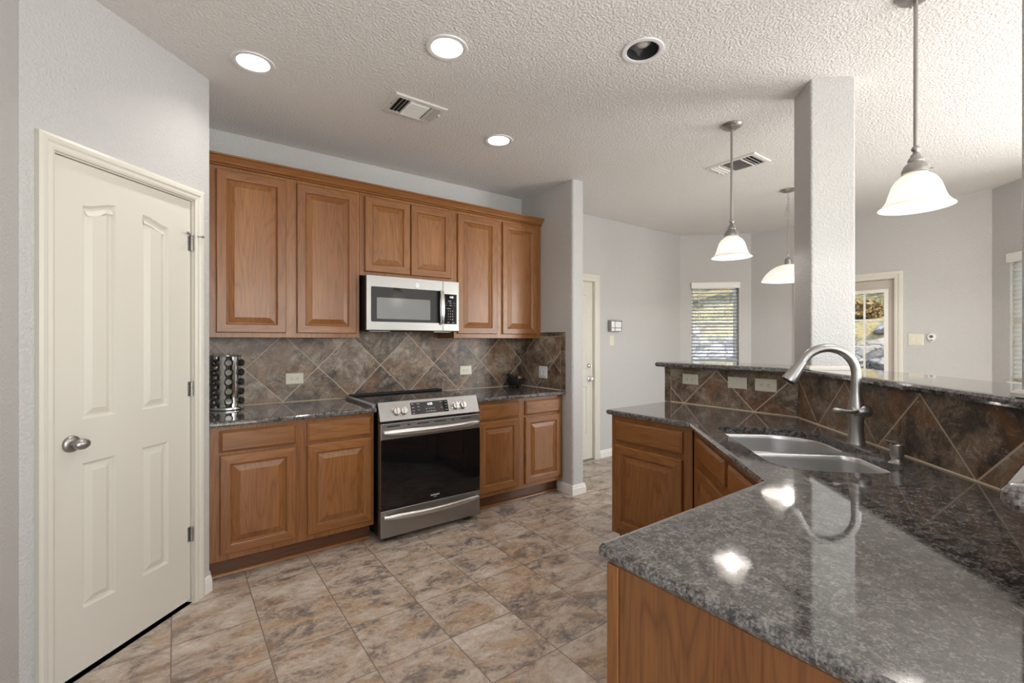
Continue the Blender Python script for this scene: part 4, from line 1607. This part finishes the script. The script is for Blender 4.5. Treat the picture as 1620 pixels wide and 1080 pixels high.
pe = empty('stone_pestle', (2.625, 3.570, CT1 + 0.092), 0, 'black stone pestle lying in the mortar', 'pestle')
bm = BM()
tube(bm, [(0.028, -0.016, -0.018), (0.022, -0.012, -0.010), (-0.012, 0.010, 0.014), (-0.034, 0.022, 0.030), (-0.040, 0.026, 0.034)], [0.010, 0.017, 0.018, 0.017, 0.008], 14)
build('pestle_stone', bm, 'stone_black', pe, smooth=50)
for (x, y, r, lab) in ((2.672, 3.520, 0.017, 'taller tan garlic clove showing above the mortar rim'), (2.703, 3.530, 0.014, 'shorter tan garlic clove at the back of the mortar rim')):
    bm = BM()
    lathe(bm, [(0.0, -r), (r * 0.8, -r * 0.6), (r, 0.0), (r * 0.72, r * 0.8), (r * 0.25, r * 1.35), (0.0, r * 1.4)], 14, (0, 0, 0), 'z', False, False)
    bmesh.ops.remove_doubles(bm, verts=bm.verts[:], dist=1e-5)
    build('garlic_clove', bm, 'tan', smooth=60, label=lab, cat='garlic', group='tan pieces in the mortar', loc=(x, y, CT1 + (0.084 if r > 0.015 else 0.080)))

# spring door stop on the stub wall baseboard
bm = BM()
pts = []
tube(bm, [(2.9800, 3.050, 0.045), (3.030, 3.052, 0.043), (3.050, 3.053, 0.042)], [0.006, 0.006, 0.008], 10)
build('door_stop', bm, 'black_matte', label='small dark door stop sticking out of the stub wall baseboard', cat='door stop', smooth=50)

# ================================================================== CEILING FITTINGS
def downlight(x, y, lit, label):
    o = empty('recessed_downlight', (x, y, CH), 0, label, 'downlight', 'recessed downlights of the kitchen')
    bm = BM()
    lathe(bm, [(0.0755, 0.004), (0.0770, -0.0030), (0.0840, -0.0065), (0.0990, -0.0050), (0.1010, -0.0006), (0.079, -0.0004)], 40, (0, 0, 0), 'z', False, False)
    build('trim_ring', bm, 'white', o, smooth=40)
    bm = BM()
    lathe(bm, [(0.0752, -0.002), (0.0700, 0.040), (0.0560, 0.085), (0.0555, 0.0865), (0.0580, 0.0865), (0.0765, 0.004)], 40, (0, 0, 0), 'z', False, False)
    build('reflector', bm, 'reflector' if lit else 'black_matte', o, smooth=40)
    bm = BM()
    if lit:
        lathe(bm, [(0.0, 0.076), (0.030, 0.0765), (0.050, 0.079), (0.054, 0.084), (0.0, 0.085)], 32, (0, 0, 0), 'z', False, False)
        bmesh.ops.remove_doubles(bm, verts=bm.verts[:], dist=1e-5)
        build('lamp', bm, 'lamp', o, smooth=40)
        l = light('downlight_beam', 'AREA', (0, 0, 0.074), (0, 0, 0), 2.4, (1.0, 0.96, 0.91), 0.10, shape='DISK', spread=radians(140))
        l.parent = o
    else:
        lathe(bm, [(0.0, 0.022), (0.022, 0.024), (0.038, 0.034), (0.046, 0.050), (0.040, 0.072), (0.020, 0.095), (0.0, 0.096)], 32, (0, 0, 0), 'z', False, False)
        bmesh.ops.remove_doubles(bm, verts=bm.verts[:], dist=1e-5)
        build('lamp', bm, 'bulb_off', o, smooth=60)

DL = ['lit recessed downlight above the pantry door corner', 'lit recessed downlight at the top middle of the picture', 'lit recessed downlight furthest from the camera, above the range side', 'unlit recessed downlight with a black baffle']
for (x, y, lit), lab in zip(DOWN, DL):
    downlight(x, y, lit, lab)


def ceiling_vent(cx, cy, lx, ly, rz, label):
    o = empty('ceiling_vent', (cx, cy, CH), rz, label, 'vent')
    a, b = lx / 2, ly / 2
    bm = BM()
    bo, bi = 0.0, 0.030
    outer = [(-a, -b), (a, -b), (a, b), (-a, b)]
    inner = [(-a + bi, -b + bi), (a - bi, -b + bi), (a - bi, b - bi), (-a + bi, b - bi)]
    rows = []
    for pl, z in ((outer, -0.0005), (outer, -0.004), (offset_poly(outer, 0.006), -0.009), (inner, -0.010), (inner, -0.0005)):
        rows.append([bm.verts.new((u, v, z)) for u, v in pl])
    for r0, r1 in zip(rows, rows[1:]):
        bridge(bm, r0, r1)
    bridge(bm, rows[-1], rows[0])
    build('frame', bm, 'vent', o)
    bm = BM()
    box(bm, -a + bi, a - bi, -b + bi, b - bi, -0.0016, -0.0008)
    build('duct_opening', bm, 'dark', o)
    # three banks: the middle one throws along y, the outer ones along x
    mb_ = (a - bi) * 0.46
    bm = BM()
    n = 8
    for k in range(n):
        y = -b + bi + (k + 0.5) * (2 * (b - bi)) / n
        w = (b - bi) / n * 0.95
        lp = []
        for x in (-mb_, mb_):
            lp.append([(x, y - w, -0.002), (x, y + w * 0.7, -0.016), (x, y + w * 0.7 + 0.001, -0.0145), (x, y - w + 0.002, -0.0014)])
        loft(bm, lp)
    build('middle_louvres', bm, 'vent', o)
    bm = BM()
    for s in (-1, 1):
        for k in range(3):
            x = s * (mb_ + 0.006 + (k + 0.6) * (a - bi - mb_) / 3.2)
            lp = []
            for y in (-b + bi, b - bi):
                lp.append([(x - s * 0.003, y, -0.002), (x + s * 0.008, y, -0.015), (x + s * 0.0095, y, -0.0145), (x - s * 0.0015, y, -0.0015)])
            loft(bm, lp)
        box(bm, s * mb_ - 0.0012, s * mb_ + 0.0012, -b + bi, b - bi, -0.014, -0.0015)
    build('side_louvres', bm, 'vent', o)
    bm = BM()
    for s in (-1, 1):
        cyl(bm, (s * (a - 0.016), 0, -0.0112), 0.004, 0.0016, 'z', 10)
    build('screws', bm, 'chrome', o)
    bm = BM()
    box(bm, a - 0.022, a - 0.018, -0.052, -0.020, -0.0125, -0.0095)
    box(bm, a - 0.024, a - 0.016, -0.040, -0.030, -0.022, -0.0095)
    build('damper_lever', bm, 'vent', o)

ceiling_vent(1.186, 2.625, 0.332, 0.240, 0, 'white ceiling vent above the range')
ceiling_vent(3.665, 1.905, 0.400, 0.275, radians(90), 'white ceiling vent beyond the bar, behind the pendant rod')


def bell(bm, prof, thick=0.003):
    """double-walled glass bell from an outer profile (r, z), open below."""
    inner = [(max(r - thick, 0.001), z) for r, z in prof[::-1]]
    lathe(bm, prof + inner, 48, (0, 0, 0), 'z', False, False)


def pendant(x, y, zb, label, watts, lean=0.0):
    o = empty('pendant_lamp', (x, y, CH), 0, label, 'pendant lamp', 'rod pendants over the bar')
    o.rotation_euler = (0, 0, 0)
    h = zb - CH                     # shade rim below the ceiling
    bm = BM()
    lathe(bm, [(0.0, -0.0005), (0.064, -0.0005), (0.066, -0.004), (0.060, -0.014), (0.045, -0.024), (0.022, -0.030), (0.010, -0.032)], 40, (0, 0, 0), 'z', False, True)
    for a in (0.6, 0.6 + pi):
        lathe(bm, [(0.004, -0.027), (0.004, -0.031), (0.0, -0.032)], 10, (0.040 * cos(a), 0.040 * sin(a), 0), 'z', True, False)
    build('canopy', bm, 'nickel', o, smooth=40)
    bm = BM()
    cyl(bm, (0, 0, h + 0.250), 0.0075, -0.032 - (h + 0.250), 'z', 16)
    zj = -0.32
    lathe(bm, [(0.0082, zj), (0.0082, zj + 0.006)], 16, (0, 0, 0), 'z', True, True)
    build('rod', bm, 'nickel', o, smooth=40)
    bm = BM()
    lathe(bm, [(0.007, h + 0.252), (0.011, h + 0.248), (0.0145, h + 0.240), (0.0145, h + 0.234), (0.009, h + 0.226), (0.010, h + 0.220), (0.017, h + 0.214), (0.018, h + 0.206), (0.024, h + 0.200), (0.027, h + 0.190), (0.026, h + 0.184), (0.038, h + 0.172), (0.044, h + 0.158), (0.047, h + 0.150), (0.047, h + 0.140), (0.043, h + 0.138)], 36, (0, 0, 0), 'z', True, True)
    for k in range(3):
        a = 2 * pi * k / 3 + 0.5
        tube(bm, [(0.046 * cos(a), 0.046 * sin(a), h + 0.146), (0.053 * cos(a), 0.053 * sin(a), h + 0.146), (0.0555 * cos(a), 0.0555 * sin(a), h + 0.146)], [0.002, 0.0035, 0.0035], 8)
    build('shade_holder', bm, 'nickel', o, smooth=40)
    bm = BM()
    bell(bm, [(0.040, h + 0.152), (0.040, h + 0.136), (0.050, h + 0.128), (0.066, h + 0.114), (0.079, h + 0.092), (0.087, h + 0.066), (0.094, h + 0.042), (0.101, h + 0.024), (0.112, h + 0.010), (0.122, h + 0.002), (0.126, h - 0.001)], 0.003)
    build('glass_shade', bm, 'shade', o, smooth=50)
    bm = BM()
    lathe(bm, [(0.013, h + 0.137), (0.014, h + 0.112), (0.024, h + 0.090), (0.031, h + 0.068), (0.030, h + 0.050), (0.020, h + 0.036), (0.0, h + 0.032)], 24, (0, 0, 0), 'z', True, False)
    build('bulb', bm, 'bulb', o, smooth=50)
    l = light('pendant_glow', 'POINT', (0, 0, h + 0.022), (0, 0, 0), watts, (1.0, 0.955, 0.90), radius=0.028)
    l.parent = o
    return o

pendant(2.966, 1.582, 1.915, 'rod pendant with a small frosted bell shade, left of the far column', 1.8)
pendant(2.452, 0.535, 1.915, 'rod pendant with a frosted bell shade, right of the far column', 1.8)

# dining pendant on a chain
dn = empty('dining_pendant', (4.673, 1.945, CH), 0, 'chain hung pendant with a wide frosted bowl shade, partly behind the far column', 'pendant lamp')
hz = 1.935 - CH
bm = BM()
lathe(bm, [(0.0, -0.0005), (0.066, -0.0005), (0.068, -0.005), (0.055, -0.016), (0.030, -0.024), (0.010, -0.028)], 36, (0, 0, 0), 'z', False, True)
build('canopy', bm, 'nickel', dn, smooth=40)
bm = BM()
def link(bm, z, turn, a=0.008, b=0.017, r=0.0018):
    pts = []
    for k in range(15):
        t = 2 * pi * k / 14
        x, zz_ = a * cos(t), b * sin(t)
        pts.append((x * cos(turn), x * sin(turn), z + zz_))
    tube(bm, pts, r, 6, False)
z = -0.040
k = 0
while z > hz + 0.262:
    link(bm, z, 0.5 + (k % 2) * pi / 2)
    z -= 0.0285
    k += 1
for t in range(5):
    pts = [(0.012 + 0.022 * cos(2 * pi * i / 14) * (0.7 + 0.1 * t), 0.010 * sin(4 * pi * i / 14) + 0.004 * t, -0.115 - 0.022 * t + 0.034 * sin(2 * pi * i / 14)) for i in range(15)]
    tube(bm, pts, 0.0018, 6, False)
link(bm, hz + 0.238, 0.4, 0.018, 0.021, 0.0028)
build('chain', bm, 'nickel', dn, smooth=60)
bm = BM()
lathe(bm, [(0.006, hz + 0.217), (0.014, hz + 0.212), (0.024, hz + 0.200), (0.029, hz + 0.186), (0.030, hz + 0.160), (0.033, hz + 0.156), (0.033, hz + 0.142)], 32, (0, 0, 0), 'z', True, True)
cyl(bm, (0, 0, hz + 0.06), 0.006, 0.085, 'z', 10)
build('shade_holder', bm, 'nickel', dn, smooth=40)
bm = BM()
bell(bm, [(0.026, hz + 0.148), (0.060, hz + 0.142), (0.105, hz + 0.126), (0.150, hz + 0.098), (0.188, hz + 0.060), (0.212, hz + 0.024), (0.222, hz + 0.004), (0.226, hz - 0.004)], 0.004)
build('glass_shade', bm, 'shade', dn, smooth=50)
bm = BM()
lathe(bm, [(0.012, hz + 0.140), (0.013, hz + 0.115), (0.024, hz + 0.092), (0.030, hz + 0.070), (0.024, hz + 0.048), (0.0, hz + 0.040)], 24, (0, 0, 0), 'z', True, False)
build('bulb', bm, 'bulb', dn, smooth=50)
l = light('dining_glow', 'POINT', (0, 0, hz + 0.030), (0, 0, 0), 7.0, (1.0, 0.955, 0.90), radius=0.028)
l.parent = dn

# ================================================================== OUTSIDE THE NOOK
def bank_x(y):
    """foot of the rocky bank."""
    return 8.15 - 0.10 * (y - 2.5)


def ground_h(x, y):
    d = x - bank_x(y)
    h = -0.12 + 0.04 * sin(x * 1.7 + y * 0.6)
    if d > -0.8:
        h += min(d + 0.8, 0.8) * 0.55
    if d > 0:
        h += min(d, 1.3) * 1.02
    if d > 1.3:
        h += min(d - 1.3, 2.0) * 0.17 + max(0, d - 3.3) * 0.34
    h += 0.05 * sin(y * 2.3 - x) * min(1, max(0, d))
    return h

t = NT('hill earth')
g = t.n('NewGeometry').outputs['Position']
n1 = t.noise(g, 1.6, 6.0, 0.65, 0.6)
n2 = t.noise(g, 9.0, 5.0, 0.7, 0.4)
warp = t.vmath('ADD', g, t.vmath('SCALE', t.noise(g, 3.0, 3.0, 0.6).outputs['Color']))
warp.inputs[1].links[0].from_node.inputs['Scale'].default_value = 0.35
vo = t.n('TexVoronoi', {'Vector': warp, 'Scale': 4.2}, feature='DISTANCE_TO_EDGE')
vc = t.n('TexVoronoi', {'Vector': warp, 'Scale': 4.2}, feature='F1')
stone = t.ramp(t.math('ADD', t.math('MULTIPLY', t.n('SeparateXYZ', {0: vc.outputs['Color']}).outputs[0], 0.5), t.math('MULTIPLY', n2.outputs[0], 0.5)), [(0.22, (0.12, 0.105, 0.09)), (0.5, (0.29, 0.265, 0.235)), (0.75, (0.44, 0.41, 0.38))])
crack = t.ramp(vo.outputs['Distance'], [(0.0, 1.0), (0.07, 0.0)])
rub = t.mix(crack.outputs[0], stone, (0.035, 0.028, 0.022))
mm = t.math('ADD', t.math('MULTIPLY', n1.outputs[0], 0.5), t.math('MULTIPLY', n2.outputs[0], 0.5))
gr = t.ramp(mm, [(0.40, (0.07, 0.055, 0.04)), (0.48, (0.24, 0.195, 0.085)), (0.55, (0.36, 0.28, 0.13)), (0.65, (0.19, 0.195, 0.075))])
hz_ = t.math('ADD', t.n('SeparateXYZ', {0: g}).outputs[2], t.math('MULTIPLY', n1.outputs[0], 0.7))
up = t.ramp(t.math('SUBTRACT', hz_, 1.2), [(0.50, 0.0), (0.62, 1.0)])
c = t.mix(up.outputs[0], rub, gr)
t.pbr(c, 0.9, normal=t.bump(vo.outputs['Distance'], 0.7, 0.08))
M['hill'] = t.m
t = NT('pale limestone')
n1 = t.noise(t.n('NewGeometry').outputs['Position'], 7.0, 7.0, 0.7, 0.8)
c = t.ramp(n1.outputs[0], [(0.36, (0.06, 0.048, 0.040)), (0.46, (0.24, 0.215, 0.19)), (0.56, (0.40, 0.37, 0.34)), (0.68, (0.52, 0.49, 0.46))])
t.pbr(c, 0.85, normal=t.bump(n1.outputs[0], 0.8, 0.04))
M['rock'] = t.m
M['leaf'] = simple('yellow green leaves', (0.15, 0.18, 0.04), 0.6)
M['leaf_gold'] = simple('golden leaves', (0.27, 0.185, 0.07), 0.6)
M['bark'] = simple('dark bark', (0.06, 0.04, 0.032), 0.9)
M['grass'] = simple('dry grass', (0.26, 0.215, 0.08), 0.8)

bm = BM()
NX, NY = 56, 56
vs = [[bm.verts.new((6.42 + 14.0 * i / NX, -9.0 + 24.0 * j / NY, ground_h(6.42 + 14.0 * i / NX, -9.0 + 24.0 * j / NY))) for j in range(NY + 1)] for i in range(NX + 1)]
for i in range(NX):
    for j in range(NY):
        bm.faces.new((vs[i][j], vs[i + 1][j], vs[i + 1][j + 1], vs[i][j + 1]))
build('hillside_terrain', bm, 'hill', kind='structure', smooth=80)

rocks = []
for k in range(4):
    bm = BM()
    bmesh.ops.create_icosphere(bm, subdivisions=3, radius=0.5)
    for v in bm.verts:
        p = v.co
        f = 1 + 0.20 * sin(5 * p.x + k * 2) * cos(4 * p.y - k) + 0.14 * sin(9 * p.z + 3 * p.x + k) + random.uniform(-0.03, 0.03)
        v.co = Vector((p.x * f * 1.25, p.y * f, p.z * f * 0.72))
    o = build('boulder', bm, 'rock', smooth=32)
    rocks.append(o)
cnt = 0
rnd = random.Random(3)
spots = []
for lane in range(6):
    for k in range(30):
        y = -0.6 + 9.0 * (k + 0.5 * (lane % 2)) / 29 + rnd.uniform(-0.05, 0.05)
        d = -0.12 + lane * 0.27 + rnd.uniform(-0.04, 0.04)
        spots.append((bank_x(y) + d, y, lane))
placed = []
for (x, y, lane) in spots:
    s = rnd.uniform(0.26, 0.38)
    if any((x - a) ** 2 + (y - b) ** 2 < (0.61 * (s + c_)) ** 2 for a, b, c_ in placed):
        continue
    placed.append((x, y, s))
    if cnt < 4:
        o = rocks[cnt]
    else:
        o = rocks[cnt % 4].copy()
        COL.objects.link(o)
    o.location = (x, y, ground_h(x, y) + s * 0.10)
    o.rotation_euler = (rnd.uniform(-0.3, 0.3), rnd.uniform(-0.3, 0.3), rnd.uniform(0, 6.3))
    o.scale = (s, s, s * rnd.uniform(0.8, 1.2))
    tag(o, 'pale limestone boulder in the bank outside the nook', 'boulder', 'boulders of the bank outside')
    cnt += 1

bm = BM()
for k in range(2600):
    y = rnd.uniform(-3.5, 8.5)
    d = rnd.uniform(2.25, 3.4)
    x = bank_x(y) + d
    z = ground_h(x, y)
    h = rnd.uniform(0.10, 0.30)
    a = rnd.uniform(0, 2 * pi)
    w = 0.014
    tx, ty = rnd.uniform(-0.08, 0.08), rnd.uniform(-0.08, 0.08)
    v0 = bm.verts.new((x - w * cos(a), y - w * sin(a), z - 0.02))
    v1 = bm.verts.new((x + w * cos(a), y + w * sin(a), z - 0.02))
    v2 = bm.verts.new((x + tx, y + ty, z + h))
    bm.faces.new((v0, v1, v2))
build('dry_grass', bm, 'grass', kind='stuff', label='dry yellow grass above the rocky bank outside', cat='grass', normals=False)

def bush(loc, r, n, mat, label, trunk=0.0):
    o = empty('shrub' if trunk == 0 else 'tree', loc, 0, label, 'shrub' if trunk == 0 else 'tree', 'plants on the bank outside')
    bm = BM()
    for k in range(n):
        p = Vector((rnd.gauss(0, 1), rnd.gauss(0, 1), rnd.gauss(0, 1))).normalized() * r * (rnd.random() ** 0.4)
        p.z = abs(p.z) * 0.9 + trunk
        u = Vector((rnd.uniform(-1, 1), rnd.uniform(-1, 1), rnd.uniform(-1, 1))).normalized()
        w = u.cross(Vector((rnd.uniform(-1, 1), rnd.uniform(-1, 1), rnd.uniform(-1, 1)))).normalized()
        a, b = 0.055, 0.028
        q = [p - u * a, p + w * b, p + u * a, p - w * b]
        bm.faces.new([bm.verts.new(x) for x in q])
    build('foliage', bm, mat, o, normals=False)
    bm = BM()
    tube(bm, [(0, 0, -0.1), (0.03, 0.02, trunk * 0.5 + 0.1), (0.0, 0.05, trunk + r * 0.5)], [0.05 + trunk * 0.02, 0.04 + trunk * 0.015, 0.02], 8)
    build('trunk' if trunk else 'stem', bm, 'bark', o)

plants = [(9.72, 2.05, 0.24, 420, 'leaf', 0, 'yellow green shrub at the top of the rocks right of the patio door light'), (10.1, 2.9, 0.34, 520, 'leaf_gold', 0, 'golden shrub at the top of the rocks behind the patio door'),
          (12.6, 2.4, 0.95, 1500, 'leaf_gold', 0.25, 'golden leaved tree high on the bank behind the patio door'), (12.9, 4.3, 0.9, 1500, 'leaf', 0.3, 'green leaved tree high on the bank beyond the patio door'),
          (9.6, 6.4, 0.24, 400, 'leaf', 0, 'low green shrub on the bank outside the blind window'), (12.4, 6.3, 0.8, 1300, 'leaf_gold', 0.7, 'golden tree with a dark trunk outside the blind window'),
          (12.0, 7.9, 0.8, 1300, 'leaf', 0.7, 'green tree outside the blind window'), (14.6, 7.2, 1.0, 1300, 'leaf_gold', 0.8, 'golden tree furthest up the bank')]
for (x, y, r, n, mt, tr, lab) in plants:
    bush((x, y, ground_h(x, y)), r, n, mt, lab, tr)
